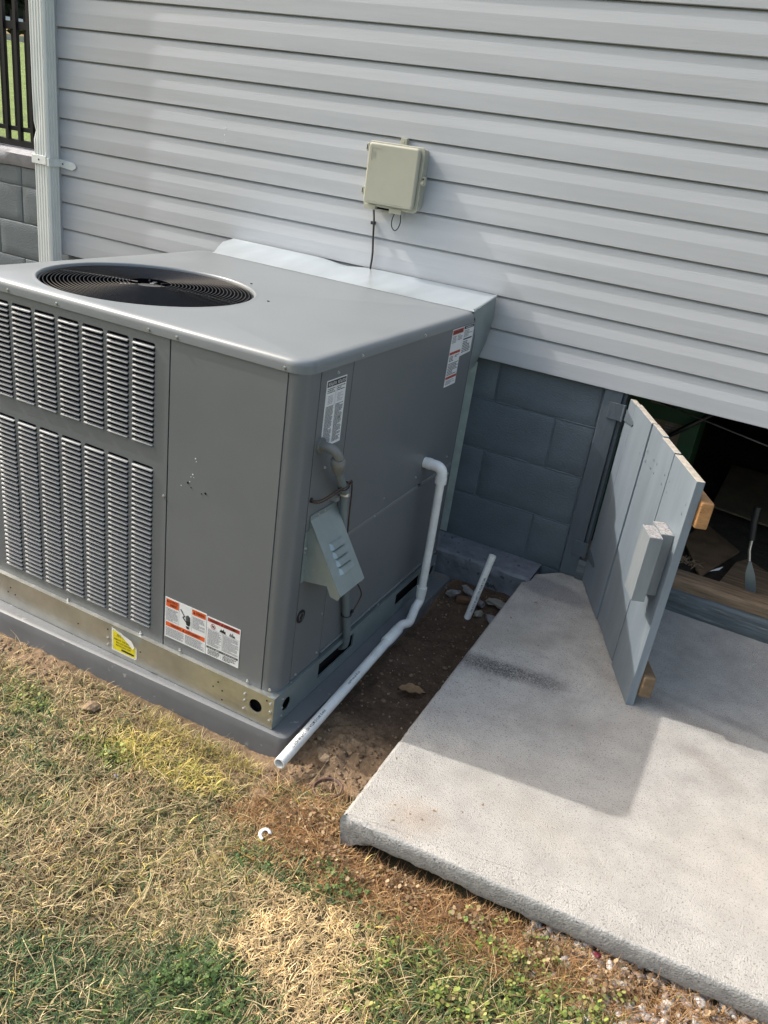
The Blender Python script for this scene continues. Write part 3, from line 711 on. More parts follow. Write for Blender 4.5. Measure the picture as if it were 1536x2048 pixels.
# fan guard
fg = part('fan_guard', MB().torus((FC[0], FC[1], ZT - .010), FR - .008, .003, 96, 6), M['guard'], ac, smooth=True)
for i in range(22):
    r_ = .066 + .0113 * i; z = ZT - .008 + .010 * (1 - (r_ / FR) ** 2)
    part('ring', MB().torus((FC[0], FC[1], z), r_, .0014, 96, 6), M['guard'], fg, smooth=True)
for i in range(6):
    a = R(12 + 60 * i); P = [(FC[0] + r_ * math.cos(a), FC[1] + r_ * math.sin(a), ZT - .0085 + .010 * (1 - (r_ / FR) ** 2) - .004) for r_ in (.04, .12, .2, .312)]
    part('spoke', MB().tube(P, .0026, 6), M['guard'], fg, smooth=True)
mb = MB().disc((FC[0], FC[1], ZT - .10), (0, 0, 1), .052, 24, h=.090); part('fan_motor', mb, M['motor'], ac, bevel=.006)
mb = MB()
for i in range(4):
    a = R(30 + 90 * i); mb.box((0, 0, 0), (0, 0, 0)) if 0 else None
    c, s_ = math.cos(a), math.sin(a)
    mb.obox((FC[0] + .035 * c + .006 * s_, FC[1] + .035 * s_ - .006 * c, ZT - .010), (.055 * c, .055 * s_, -.004), (-.012 * s_, .012 * c, 0), (0, 0, .004))
part('motor_bracket', mb, M['screw'], ac, bevel=.001)
for i in range(3):
    a0 = R(20 + 120 * i); V = []
    for j in range(9):
        t = j / 8; r_ = .06 + .22 * t; half = R(22 + 12 * t)
        for k in range(7):
            u = k / 6 * 2 - 1; A = a0 + half * u + .25 * t; V.append((FC[0] + r_ * math.cos(A), FC[1] + r_ * math.sin(A), ZT - .10 - .035 * u - .01 * t + .01 * (1 - u * u)))
    part('fan_blade', MB().add(V, [(j * 7 + k, j * 7 + k + 1, (j + 1) * 7 + k + 1, (j + 1) * 7 + k) for j in range(8) for k in range(6)]), M['blade'], ac, smooth=True)
mb = MB(); V = []
for z, r_ in ((ZT - .010, FR - .0045), (ZT - .2, FR - .004), (ZT - .20, 0.01)):
    V += [(FC[0] + r_ * math.cos(2 * math.pi * k / 48), FC[1] + r_ * math.sin(2 * math.pi * k / 48), z) for k in range(48)]
mb.add(V, [(j * 48 + k, j * 48 + (k + 1) % 48, (j + 1) * 48 + (k + 1) % 48, (j + 1) * 48 + k) for j in range(2) for k in range(48)])
part('fan_shroud', mb, M['shroud'], ac, smooth=True)
# front: louvre panel with apertures
ZB = .006
cols = [-.5372 - .0893 * i for i in range(7)]; HW = .0378
banks = [(.630, .917, 19), (.042, .571, 35)]
xb_ = sorted([XA + .047, -.4515] + [c - HW for c in cols] + [c + HW for c in cols]); zb_ = [ZB, .042, .571, .630, .917, ZL + .004]
mb = MB()
for i in range(len(xb_) - 1):
    for j in range(len(zb_) - 1):
        xa, xc = xb_[i], xb_[i + 1]; za, zc = zb_[j], zb_[j + 1]; mid = (xa + xc) / 2
        if j in (1, 3) and any(abs(mid - c) < .01 for c in cols):
            ch = .006; rings_ = [[(xa, za), (xc, za), (xc, zc), (xa, zc)]]
            # rounded aperture: corner fillers and walls
            for (qx, qz, sx, sz) in ((xa, za, 1, 1), (xc, za, -1, 1), (xc, zc, -1, -1), (xa, zc, 1, -1)):
                pts = [(qx, YF, qz)] + [(qx + sx * (ch - ch * math.sin(t)), YF, qz + sz * (ch - ch * math.cos(t))) for t in np.linspace(0, math.pi / 2, 4)]
                mb.quad(*pts)
            mb.quad((xa, YF, za), (xc, YF, za), (xc, YF + .010, za), (xa, YF + .010, za)); mb.quad((xa, YF, zc), (xc, YF, zc), (xc, YF + .010, zc), (xa, YF + .010, zc))
            mb.quad((xa, YF, za), (xa, YF, zc), (xa, YF + .010, zc), (xa, YF + .010, za)); mb.quad((xc, YF, za), (xc, YF, zc), (xc, YF + .010, zc), (xc, YF + .010, za))
        else: mb.quad((xa, YF, za), (xc, YF, za), (xc, YF, zc), (xa, YF, zc))
mb.quad((xb_[-1], YF, ZB), (xb_[-1], YF + .014, ZB), (xb_[-1], YF + .014, ZL), (xb_[-1], YF, ZL))
mb.quad((xb_[0], YF, ZB), (xb_[-1], YF, ZB), (xb_[-1], YF + .014, ZB), (xb_[0], YF + .014, ZB))
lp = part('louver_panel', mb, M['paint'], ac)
prof = [(.0030, .0020), (-.0010, .0016), (-.0044, .0002), (-.0062, -.0022), (-.0064, -.0036), (-.0055, -.0040)]
V = []
st_ = [(-HW + .0004, .35), (-HW + .0012, .85), (-HW + .003, 1), (HW - .003, 1), (HW - .0012, .85), (HW - .0004, .35)]
for x, k in st_:
    for y, z in prof: V.append((x, y * k + .001, z if k > .5 else z * .6 + .001))
lv = MB().add(V, [(i * 6 + k, i * 6 + k + 1, (i + 1) * 6 + k + 1, (i + 1) * 6 + k) for i in range(5) for k in range(5)]).mesh('louver', M['louver'], smooth=True)
rest = MB()
for ci, c in enumerate(cols):
    for (z0, z1, cnt) in banks:
        pt = (z1 - z0 - .002) / cnt
        for k in range(cnt):
            z = z1 - .001 - pt * (k + .62)
            if ci < 5:
                o = bpy.data.objects.new('louver', lv); COL.objects.link(o); o.parent = lp; o.location = Vector((c, YF, z)) - wpos(ac)
            else:
                rest.add([(v[0] + c, v[1] + YF, v[2] + z) for v in V], [(i * 6 + q, i * 6 + q + 1, (i + 1) * 6 + q + 1, (i + 1) * 6 + q) for i in range(5) for q in range(5)])
part('louver', rest, M['louver'], lp, smooth=True, kind='stuff')
part('dark_backing', MB().box((XA + .05, YF + .0105, ZB + .01), (-.46, YF + .03, ZL - .01)), M['dark'], ac)  # near-black sheet supplies the darkness seen between the louver slats
# inner carcass
part('cabinet_core', MB().box((XA + .012, YF + .035, -.09), (X1 - .012, YB, ZT - .21)), M['dark'], ac)
part('access_panel', MB().box((-.4475, YF, ZB), (-.0905, YF + .012, ZL + .004)), M['paint'], ac, bevel=.0012)
# right corner post
def post(x, sx, name='corner_post'):
    rad = .036; P = []
    P += [(x - sx * .047, YF + .0015), (x - sx * rad, YF + .0015)] if True else []
    for t in np.linspace(0, math.pi / 2, 9)[1:]: P.append((x - sx * (rad - rad * math.sin(t)), YF + .0015 + rad - rad * math.cos(t)))
    P.append((x, YF + .072)); V = [(a, b_, z) for z in (-.004, ZL + .004) for a, b_ in P]; k = len(P)
    o = part(name, MB().add(V, [(i, i + 1, k + i + 1, k + i) for i in range(k - 1)]), M['paint'], ac, smooth=True); return o
post(X1, 1); post(XA, -1)
mb = MB()
for z0, z1 in ((ZB, ZL),): mb.box((-.4512, YF + .004, z0), (-.4478, YF + .010, z1)).box((-.0902, YF + .004, z0), (-.0870, YF + .010, z1)).box((X1 - .008, YF + .0715, 0), (X1 - .003, YF + .0765, ZL)).box((X1 - .008, -1.1293, .03), (X1 - .0025, -1.1262, ZL)).box((X1 - .012, YB - .004, 0), (X1 - .003, YB, ZL))
part('panel_seam', mb, M['seam'], ac)
part('control_panel', MB().box((X1 - .012, YF + .0765, .010), (X1, -1.1293, ZL + .004)), M['paint'], ac, bevel=.001)
part('side_panel', MB().box((X1 - .012, -1.1262, .4065), (X1, YB - .004, ZL + .004)), M['paint'], ac, bevel=.001)
part('side_panel', MB().box((X1 - .012, -1.1262, .030), (X1, YB - .004, .3935)), M['paint'], ac, bevel=.001)
part('trim_strip', MB().box((X1 - .010, -1.126, .3937), (X1 + .0022, -.548, .4063)).box((X1 - .010, -.512, .3937), (X1 + .0022, YB - .008, .4063)), M['louver'], ac, bevel=.001)
part('trim_strip', MB().box((X1 - .010, -1.126, .020), (X1 + .0040, YB - .008, .0285)), M['louver'], ac, bevel=.001)
part('left_panel', MB().box((XA, YF + .073, 0), (XA + .012, YB, ZL + .003)), M['paint'], ac)
part('back_panel', MB().box((XA, YB - .002, -.09), (X1, YB + .004, ZL + .003)), M['paint'], ac)
# base rails with round openings and fork slots
YR, XRr, ZR0, ZR1 = -1.3805, -.0330, -.1000, .0060
def rail_face(f, u0, u1, v0, v1, holes, th):
    """f maps (u,v,d) to space; holes: ('c',u,v,r) or ('r',u0,u1,v0,v1)."""
    mb = MB(); dk = MB(); cuts = sorted(set([u0, u1] + [h[1] - h[3] * 1.4 if h[0] == 'c' else h[1] for h in holes] + [h[1] + h[3] * 1.4 if h[0] == 'c' else h[2] for h in holes]))
    for a, b_ in zip(cuts[:-1], cuts[1:]):
        hit = None
        for h in holes:
            c = h[1] if h[0] == 'c' else (h[1] + h[2]) / 2
            if a < c < b_: hit = h
        if hit is None: mb.quad(f(a, v0, 0), f(b_, v0, 0), f(b_, v1, 0), f(a, v1, 0)); continue
        if hit[0] == 'c':
            _, cu_, cv, r_ = hit; N_ = 32; inner = []; outer = []
            for k in range(N_):
                A = 2 * math.pi * k / N_; dx, dy = math.cos(A), math.sin(A)
                t = min(((b_ - cu_) / dx) if dx > 1e-6 else 1e9, ((a - cu_) / dx) if dx < -1e-6 else 1e9, ((v1 - cv) / dy) if dy > 1e-6 else 1e9, ((v0 - cv) / dy) if dy < -1e-6 else 1e9)
                inner.append((cu_ + r_ * dx, cv + r_ * dy)); outer.append((cu_ + t * dx, cv + t * dy))
            V = [f(*p, 0) for p in outer] + [f(*p, 0) for p in inner] + [f(*p, th) for p in inner]
            mb.add(V, [(j * N_ + k, j * N_ + (k + 1) % N_, (j + 1) * N_ + (k + 1) % N_, (j + 1) * N_ + k) for j in range(2) for k in range(N_)])
            for (qu, qv) in ((a, v0), (b_, v0), (b_, v1), (a, v1)):
                # corner fills
                k = min(range(N_), key=lambda i: (outer[i][0] - qu) ** 2 + (outer[i][1] - qv) ** 2)
                for q in ((k - 1) % N_, k):
                    p1, p2 = outer[q], outer[(q + 1) % N_]
                    if (abs(p1[0] - p2[0]) > 1e-6) and (abs(p1[1] - p2[1]) > 1e-6): mb.quad(f(*p1, 0), f(*p2, 0), f(qu, qv, 0))
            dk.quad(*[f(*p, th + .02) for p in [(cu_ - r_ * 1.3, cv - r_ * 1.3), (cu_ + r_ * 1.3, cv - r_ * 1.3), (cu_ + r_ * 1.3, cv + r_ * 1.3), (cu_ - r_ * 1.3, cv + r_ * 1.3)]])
        else:
            _, a0, b0, c0, c1 = hit
            mb.quad(f(a, v0, 0), f(b_, v0, 0), f(b_, c0, 0), f(a, c0, 0)); mb.quad(f(a, c1, 0), f(b_, c1, 0), f(b_, v1, 0), f(a, v1, 0))
            for P2 in (((a, c0), (b_, c0)), ((a, c1), (b_, c1)), ((a, c0), (a, c1)), ((b_, c0), (b_, c1))): mb.quad(f(*P2[0], 0), f(*P2[1], 0), f(*P2[1], .006), f(*P2[0], .006))
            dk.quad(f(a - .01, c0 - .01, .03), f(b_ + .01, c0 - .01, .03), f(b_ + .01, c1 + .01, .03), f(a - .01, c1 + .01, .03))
    return mb, dk
mb, dk = rail_face(lambda u, v, d: (u, YR + d, v), XA - .008, XRr, ZR0, ZR1, [('c', -.094, -.044, .0215)], .003)
mb.quad((XA - .008, YR, ZR1), (XRr, YR, ZR1), (XRr, YF + .012, ZR1 + .0002), (XA - .008, YF + .012, ZR1 + .0002)); mb.quad((XA - .008, YR, ZR0), (XRr, YR, ZR0), (XRr, YR + .03, ZR0), (XA - .008, YR + .03, ZR0))
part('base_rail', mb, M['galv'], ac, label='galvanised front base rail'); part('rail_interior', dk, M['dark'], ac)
mb, dk = rail_face(lambda u, v, d: (XRr - d, u, v), YR, YB, ZR0, ZR1, [('c', -1.312, -.050, .0215), ('r', -1.136, -.914, -.064, -.012), ('r', -.600, -.395, -.064, -.012), ('c', -.275, -.048, .019)], .003)
mb.quad((XRr, YR, ZR1), (XRr, YB, ZR1), (X1 - .01, YB, ZR1 + .0002), (X1 - .01, YR, ZR1 + .0002))
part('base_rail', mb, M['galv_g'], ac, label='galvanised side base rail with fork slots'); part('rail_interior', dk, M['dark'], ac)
# screws
sp = bmesh.new(); scr = MB(); scr.disc((0, 0, 0), (0, 0, 1), .0046, 12, h=.0008); scr.disc((0, 0, .0008), (0, 0, 1), .0031, 8, h=.0030)
scr_me = scr.mesh('screw', M['screw']); sp.free()
def screw(p, nrm, s=1.):
    o = bpy.data.objects.new('screw', scr_me); COL.objects.link(o); o.parent = ac; o.location = Vector(p) - wpos(ac)
    o.rotation_euler = Vector(nrm).to_track_quat('Z', 'Y').to_euler(); o.scale = (s, s, s)
fn = (0, -1, 0); sn = (1, 0, 0)
for x in (-1.03, -.843, -.519, -.427, -.10): screw((x, YF - .0045, ZL + .009), fn)
for x, z in ((-.838, .010), (-.536, .012), (-.384, .016), (-.137, .016), (-.460, .497), (-.060, .020)): screw((x, YF - .0005, z), fn)
for x, z in ((-.133, -.021), (-.133, -.043), (-.134, -.074), (-.044, -.015), (-.044, -.043), (-.044, -.073), (-.656, -.050), (-.656, -.076)): screw((x, YR - .0005, z), fn, 1.15)
for y, z in ((-1.226, .669), (-1.202, .536), (-1.287, .438), (-.872, .400), (-.814, .442), (-.308, .445), (-.26, .363), (-1.141, .17), (-1.148, .035), (-1.285, .004), (-1.264, .022), (-.808, .024), (-.735, .008), (-.557, .024), (-.578, .443), (-1.18, .80), (-1.21, .925)): screw((X1 + .0005, y, z), sn)
for y in (-1.096, -.697): screw((X1 + .0045, y, ZL + .010), sn)
for y, z in ((-1.335, -.02), (-1.335, -.05), (-1.335, -.08), (-.25, -.03), (-.30, -.075), (-.30, -.02)): screw((XRr + .0003, y, z), sn, .8)
hl = MB()
for x, z, r_ in ((-.3775, .563, .0032), (-.366, .552, .0018), (-.330, .545, .0018), (-.317, .550, .0032)): hl.disc((x, YF - .0006, z), fn, r_, 10, h=.0006)
for x, z in ((-.228, -.022), (-.245, -.045), (-.212, -.046), (-.211, -.078), (-.057, -.008), (-1.083, -.033), (-1.096, -.054), (-1.063, -.053), (-.781, -.049), (-.656, -.018), (-.524, -.046)): hl.disc((x, YR - .0006, z), fn, .0026, 10, h=.0006)
part('drilled_holes', hl, M['dark'], ac, kind='stuff')
# scuffs on access panel: small chipped spots
hl = MB()
for x, z, r_ in ((-.355, .640, .0022), (-.352, .632, .0015), (-.362, .592, .0022), (-.368, .583, .0015), (-.358, .584, .0012), (-.371, .568, .0016), (-.400, .548, .0016)): hl.disc((x, YF - .0004, z), fn, r_, 7, h=.0003)
part('paint_chips', hl, M['stick'], ac, kind='stuff')
# grommet on control panel
mb = MB(); mb.disc((X1, -1.269, .226), sn, .0205, 24, h=.003)
g_ = part('grommet', mb, M['blackp'], ac, bevel=.001); part('grommet_ring', MB().tube([(X1 + .003 + .0, -1.269 + .011 * math.cos(a), .226 + .011 * math.sin(a)) for a in np.linspace(0, 2 * math.pi, 25)], .0022, 6, cap=False), M['motor'], g_, smooth=True)
mb = MB().disc((X1, -1.279, .591), sn, .0075, 14, h=.002); part('wire_hole', mb, M['blackp'], ac)
# front warning labels
L1 = Lab((-.4435, YF, .1785), (1, 0, 0), (0, 0, -1), (0, -1, 0)); w1, h1 = .1515, .137
L1.rect(.003, .004, .050, .030, 'orange'); L1.rect(.100, .004, w1 - .003, .022, 'orange'); L1.rect(.003, .083, w1 - .003, .098, 'orange')
L1.text('ADVERTIS', .014, .007, .046, .015, 'ink'); L1.text('SEMENT', .018, .018, .044, .026, 'ink'); L1.text('WARNING', .114, .008, .144, .017, 'ink')
for cu_, cv in ((.009, .011), (.107, .013)): L1.poly([(cu_ - .004, cv + .004), (cu_ + .004, cv + .004), (cu_, cv - .004)], 'ink')
L1.text('WARNING', .022, .086, .060, .094, 'ink'); L1.poly([(.066, .094), (.074, .094), (.070, .086)], 'ink'); L1.text('AVERTISSEMENT', .078, .086, .132, .094, 'ink')
L1.lines(.004, .035, .048, .078, .0034, 'inkg'); L1.lines(.102, .028, w1 - .005, .068, .0034, 'inkg'); L1.lines(.004, .102, .072, .133, .0034, 'inkg'); L1.lines(.077, .102, w1 - .005, .133, .0034, 'inkg')
L1.rect(.0515, .004, .0522, .080, 'inkg'); L1.rect(.0985, .004, .0992, .080, 'inkg')
# electric shock pictogram: bolt and hand
L1.poly([(.056, .022), (.059, .020), (.072, .038), (.070, .040)], 'ink'); L1.poly([(.072, .038), (.066, .044), (.068, .047), (.075, .040)], 'ink'); L1.poly([(.064, .045), (.068, .043), (.078, .056), (.076, .058)], 'ink')
for k in range(4): L1.poly([(.0775 + .0042 * k, .052), (.0765 + .0042 * k, .036 - (2 if k in (1, 2) else 0) * .0015), (.0795 + .0042 * k, .035 - (2 if k in (1, 2) else 0) * .0015), (.0807 + .0042 * k, .052)], 'ink')
L1.poly([(.0765, .053), (.0945, .051), (.093, .064), (.088, .068), (.080, .066)], 'ink', .0015); L1.poly([(.078, .070), (.091, .071), (.089, .079), (.081, .078)], 'ink')
L1.build('warning_label', ac, w1, h1, plabel='shock warning sticker with a black hand and orange bars')
L2 = Lab((-.2905, YF, .1740), (1, 0, 0), (0, 0, -1), (0, -1, 0)); w2, h2 = .118, .131
L2.rect(.003, .004, w2 - .003, .016, 'red'); L2.text('WARNING', .010, .0055, .046, .0145, 'ink'); L2.poly([(.050, .0145), (.058, .0145), (.054, .0060)], 'ink'); L2.text('AVERTISSEMENT', .061, .0055, .108, .0145, 'ink')
C_ = [(.023 + .0085 * math.cos(a), .028 + .0085 * math.sin(a)) for a in np.linspace(0, 2 * math.pi, 19)]; Ci = [(.023 + .0068 * math.cos(a), .028 + .0068 * math.sin(a)) for a in np.linspace(0, 2 * math.pi, 19)]
for k in range(18): L2.poly([C_[k], C_[k + 1], Ci[k + 1], Ci[k]], 'red')
L2.poly([(.019, .026), (.027, .025), (.027, .030), (.020, .031)], 'ink'); L2.poly([(.017, .023), (.0185, .0215), (.029, .033), (.0275, .0345)], 'red')
L2.poly([(.046, .035), (.052, .024), (.055, .029), (.060, .022), (.063, .029), (.067, .027), (.068, .036)], 'ink'); L2.poly([(.080, .036), (.084, .024), (.088, .030), (.092, .022), (.096, .036)], 'inkg'); L2.poly([(.090, .034), (.098, .029), (.102, .037)], 'ink')
L2.rect(.003, .0385, w2 - .003, .0392, 'inkg'); L2.rect(.0555, .039, .0562, h2 - .006, 'inkg'); L2.rect(.003, .100, .0550, .107, 'ink'); L2.rect(.0568, .100, w2 - .003, .107, 'ink')
L2.text('FOR YOUR SAFETY', .008, .1018, .050, .1053, 'stick'); L2.text('POUR VOTRE SECURITE', .062, .1018, .110, .1053, 'stick')
L2.lines(.005, .042, .053, .097, .0034, 'inkg'); L2.lines(.059, .042, w2 - .005, .097, .0034, 'inkg'); L2.lines(.008, .110, .050, .127, .0046, 'ink'); L2.lines(.062, .110, w2 - .008, .127, .0046, 'ink')
L2.build('warning_label', ac, w2, h2, plabel='second warning sticker with flame pictograms and a red bar')
# yellow notice on the rail
Y0 = Lab((-.6395, YR, -.004), (1, 0, 0), (0, 0, -1), (0, -1, 0)); wy, hy_ = .1015, .0815
Y0.poly([(.005, .004), (.060, .022), (.096, .040), (.096, hy_ - .005), (.005, hy_ - .005)], 'yellow', .0009)
Y0.text('NOTI', .022, .014, .049, .023, 'ink'); Y0.text('REMOVE THIS SHIPPING', .010, .032, .092, .038, 'ink'); Y0.text('BRACKET BEFORE', .018, .0425, .078, .0485, 'ink'); Y0.text('INSTALLING UNIT', .018, .0525, .078, .0585, 'ink')
Y0.rect(.040, .064, .090, .071, 'ink'); Y0.rect(.006, .0245, .060, .0252, 'inkg')
yl = Y0.build('notice_label', ac, wy, hy_, pts=[(0, 0), (.040, .008), (wy, .040), (wy, hy_ - .006), (wy - .006, hy_), (0, hy_)], plabel='yellow notice sticker with a peeled white corner')
f_ = Y0.P; mb = MB()
mb.add([f_(.004, .001, .001), f_(.040, .001, .006), f_(.092, .006, .014), f_(.104, .014, .018), f_(.104, .024, .015), f_(.094, .038, .010), f_(.060, .020, .006), f_(.030, .009, .003)], [(0, 1, 6, 7), (1, 2, 5, 6), (2, 3, 4, 5)])
part('peeled_corner', mb, M['stick'], yl, smooth=True)
# side labels
SL = Lab((X1, -1.261, .911), (0, 1, 0), (0, 0, -1), (1, 0, 0)); ws, hs_ = .100, .182
SL.rect(.003, .003, ws - .003, .018, 'ink'); SL.text('INSTALLATION', .007, .006, .046, .015, 'stick', .0018); SL.text('INSTALLATION', .054, .006, .093, .015, 'stick', .0018)
for u0, u1 in ((.006, .044), (.053, .094)): SL.lines(u0, .022, u1, .036, .0048, 'ink'); SL.lines(u0 + .006, .042, u1 - .006, .066, .004, 'inkg', fill=.3); SL.lines(u0, .070, u1, hs_ - .006, .0034, 'ink')
SL.rect(.0485, .02, .0492, .07, 'inkg')
SL.build('installation_label', ac, ws, hs_, plabel='tall black and white installation sticker')
SR = Lab((X1, -.459, .936), (0, 1, 0), (0, 0, -1), (1, 0, 0))
SR.rect(.003, .003, .096, .019, 'red'); SR.rect(.101, .001, .192, .011, 'ink'); SR.text('DANGER', .010, .006, .088, .016, 'ink'); SR.text('WIRING', .112, .003, .180, .009, 'stick', .0018)
SR.lines(.006, .024, .044, .050, .005, 'inkg'); SR.lines(.052, .024, .092, .044, .005, 'inkg'); SR.lines(.106, .016, .186, .040, .005, 'inkg'); SR.rect(.108, .044, .186, .049, 'ink'); SR.lines(.108, .054, .184, .094, .006, 'ink')
SR.rect(.002, .078, .096, .087, 'red'); SR.lines(.006, .092, .044, .112, .005, 'ink'); SR.lines(.052, .092, .092, .104, .005, 'ink'); SR.lines(.006, .117, .092, .160, .0055, 'ink'); SR.rect(.002, .163, .096, .172, 'red'); SR.lines(.008, .177, .090, .194, .004, 'inkg')
SR.build('wiring_label', ac, .195, .198, pts=[(0, 0), (.195, 0), (.195, .100), (.098, .104), (.098, .198), (0, .198)], plabel='stepped wiring sticker with red bars')

# louvred disconnect cover
dc = part('disconnect_cover', MB(), M['galv_g'], ac) if 0 else None
yA, yB = -1.276, -1.138; zt, zb2 = .530, .338; xo = .079
mb = MB()
tp = Vector((X1 + .004, 0, zt)); bt = Vector((xo, 0, zb2)); dv = bt - tp; fnrm = Vector((-dv.z, 0, dv.x)).normalized()
mb.prism([(tp.x, yA, tp.z), (tp.x, yB, tp.z), (bt.x, yB, bt.z), (bt.x, yA, bt.z)], tuple(-fnrm * .0016))
mb.prism([(X1 + .001, yA, zt - .002), (xo - .001, yA, zb2), (xo - .006, yA, zb2 - .014), (.048, yA, zb2 - .010), (.034, yA, zb2 + .018), (X1 + .001, yA, zb2 + .006)], (0, .0016, 0))
mb.prism([(X1 + .001, yB, zt - .002), (xo - .001, yB, zb2), (xo - .006, yB, zb2 - .014), (.048, yB, zb2 - .010), (.034, yB, zb2 + .018), (X1 + .001, yB, zb2 + .006)], (0, -.0016, 0))
mb.box((X1 + .0003, yA - .016, zb2 + .006), (X1 + .0020, yA, zt - .03)); mb.box((X1 + .0003, yA, zt - .004), (X1 + .004, yB, zt + .014))
dc = part('disconnect_cover', mb, M['galv_g'], ac, label='slanted galvanised cover with four vents')
for k in range(4):
    t0 = .36 + .108 * k; P0 = tp + dv * t0; P1 = tp + dv * (t0 + .092); ya, yb_ = yA + .034, yA + .112
    mb = MB(); h = fnrm * .008 if fnrm.x > 0 else -fnrm * .008
    base = [(P0.x, ya + .006, P0.z), (P0.x, yb_ - .006, P0.z), (P1.x, yb_, P1.z), (P1.x, ya, P1.z)]; base = [Vector(q) for q in base]
    topv = [base[0].lerp(base[3], .35) + h * .9 + Vector((0, .006, 0)), base[1].lerp(base[2], .35) + h * .9 - Vector((0, .006, 0)), base[2] + h * 1.2 - Vector((0, .008, 0)), base[3] + h * 1.2 + Vector((0, .008, 0))]
    mb.add(base + topv, [(0, 1, 5, 4), (1, 2, 6, 5), (3, 0, 4, 7), (4, 5, 6, 7), (2, 3, 7, 6)])
    part('vent', mb, M['galv_g'], dc, bevel=.001)
screw((X1 + .003, yA + .04, zt + .007), sn); screw((X1 + .002, yA - .009, .45), sn)

# ------------------------------------------------------------------ flashing shroud between unit and wall
fl = root('sheet_metal_flashing', 'bright galvanised flashing bridging the gap between air conditioner and siding', 'flashing', (-.6, -.15, .98))
xs_ = np.linspace(0, 1, 34); V = []
for i, t in enumerate(xs_):
    xw = -1.285 + t * 1.230; xf = -1.165 + t * (1.165 - .038)
    kz = float(fbm(np.array(t * 9.), np.array(1.), 3, 31)); k2 = float(fbm(np.array(t * 13.), np.array(6.), 3, 33)); k3 = float(fbm(np.array(t * 21.), np.array(9.), 2, 35))
    dip = -.010 * math.exp(-((t - .475) / .06) ** 2); yoff = -.014 * math.exp(-((t - .46) / .07) ** 2)
    yf = -.294 + .005 * k2; zf = ZT + .0008
    end = max(0, 1 - t / .03)
    V += [(xf, yf, zf), (xf + .002, yf + .012, zf + .003 + .001 * k2), (xf * .66 + xw * .34, yf * .64 - .36 * .048, zf + .011 + .004 * k3), (xf * .3 + xw * .7, -.12, .998 + .004 * kz), (xw + end * .03, -.050 + yoff, 1.006 + dip + .003 * kz), (xw + end * .03, -.040 + yoff * .3, 1.008 + dip)]
mb = MB().add(V, [(i * 6 + k, i * 6 + k + 1, (i + 1) * 6 + k + 1, (i + 1) * 6 + k) for i in range(33) for k in range(5)])
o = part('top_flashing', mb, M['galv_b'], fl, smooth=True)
# side closure: upper part fans out over the siding
mb = MB()
A0 = [(-.0405, -.296, ZT + .004), (-.0405, -.262, .94), (-.0410, -.240, .88), (-.0415, -.238, .76)]
A1 = [(-.034, -.235, .990), (-.036, -.205, .955), (-.040, -.18, .90), (-.05, -.16, .76)]
A2 = [(-.044, -.12, .999), (-.044, -.11, .965), (-.054, -.10, .89), (-.070, -.09, .758)]
A3 = [(-.055, -.046, 1.004), (-.050, -.042, .925), (-.064, -.040, .83), (-.084, -.037, .757)]
V = A0 + A1 + A2 + A3
mb.add(V, [(i * 4 + k, i * 4 + k + 1, (i + 1) * 4 + k + 1, (i + 1) * 4 + k) for i in range(3) for k in range(3)])
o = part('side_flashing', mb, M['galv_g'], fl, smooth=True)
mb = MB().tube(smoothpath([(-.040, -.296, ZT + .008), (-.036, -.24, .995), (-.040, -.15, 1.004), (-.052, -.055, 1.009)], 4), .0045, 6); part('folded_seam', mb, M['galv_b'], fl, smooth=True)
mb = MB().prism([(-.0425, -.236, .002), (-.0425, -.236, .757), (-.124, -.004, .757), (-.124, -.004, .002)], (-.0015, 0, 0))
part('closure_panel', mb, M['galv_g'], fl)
mb = MB().box((-.124, -.0065, .004), (-.092, -.0045, .742)); part('wall_flange', mb, M['flange'], fl, bevel=.0006)
mb = MB().box((-1.16, -.238, .0), (-.126, -.234, .97)); part('rear_duct', mb, M['galv_g'], fl)
for z in (.70, .45, .15): part('flange_screw', MB().disc((-.110, -.0066, z), fn, .004, 10, h=.003), M['screw'], fl)

# ------------------------------------------------------------------ drain line
dr = root('drain_pipe', 'white condensate drain pipe running down the unit and along its pad', 'pipe', (.03, -.6, -.13))
PR = .0150
px0 = .029; pyv = -.515
part('collar', MB().tube([(X1, pyv - .002, .482), (X1 + .014, pyv - .002, .482)], .0195, 16), M['pvc'], dr, smooth=True)
part('elbow', MB().tube([(X1 + .012, pyv - .002, .482)] + [(px0 - .026 + .026 * math.sin(a), pyv - .002, .482 - .026 + .026 * math.cos(a)) for a in np.linspace(0, math.pi / 2, 8)] + [(px0, pyv - .002, .425)], .0190, 16), M['pvc'], dr, smooth=True)
for P_ in ([(X1 + .010, pyv - .002, .482), (X1 + .026, pyv - .002, .482)], [(px0, pyv - .002, .446), (px0, pyv - .002, .424)]): part('elbow_socket', MB().tube(P_, .0206, 16), M['pvc'], dr, smooth=True)
part('riser', MB().tube([(px0, pyv - .002, .43), (px0 + .001, pyv, .2), (px0, pyv, -.005)], .0148, 16), M['pvc'], dr, smooth=True)
part('coupling', MB().tube([(px0, pyv, .004), (px0, pyv, .006), (px0, pyv, -.03)], [.0195, .0195, .0185], 16), M['pvc'], dr, smooth=True)
P = smoothpath([(px0, pyv, -.020), (px0, pyv, -.050), (px0 - .002, pyv - .030, -.072), (px0 + .006, pyv - .070, -.084), (px0 + .012, pyv - .110, -.088), (px0 + .002, pyv - .145, -.084), (px0 + .002, pyv - .19, -.085)], 6)
part('bent_pipe', MB().tube(P, .0165, 16), M['pvc'], dr, smooth=True)
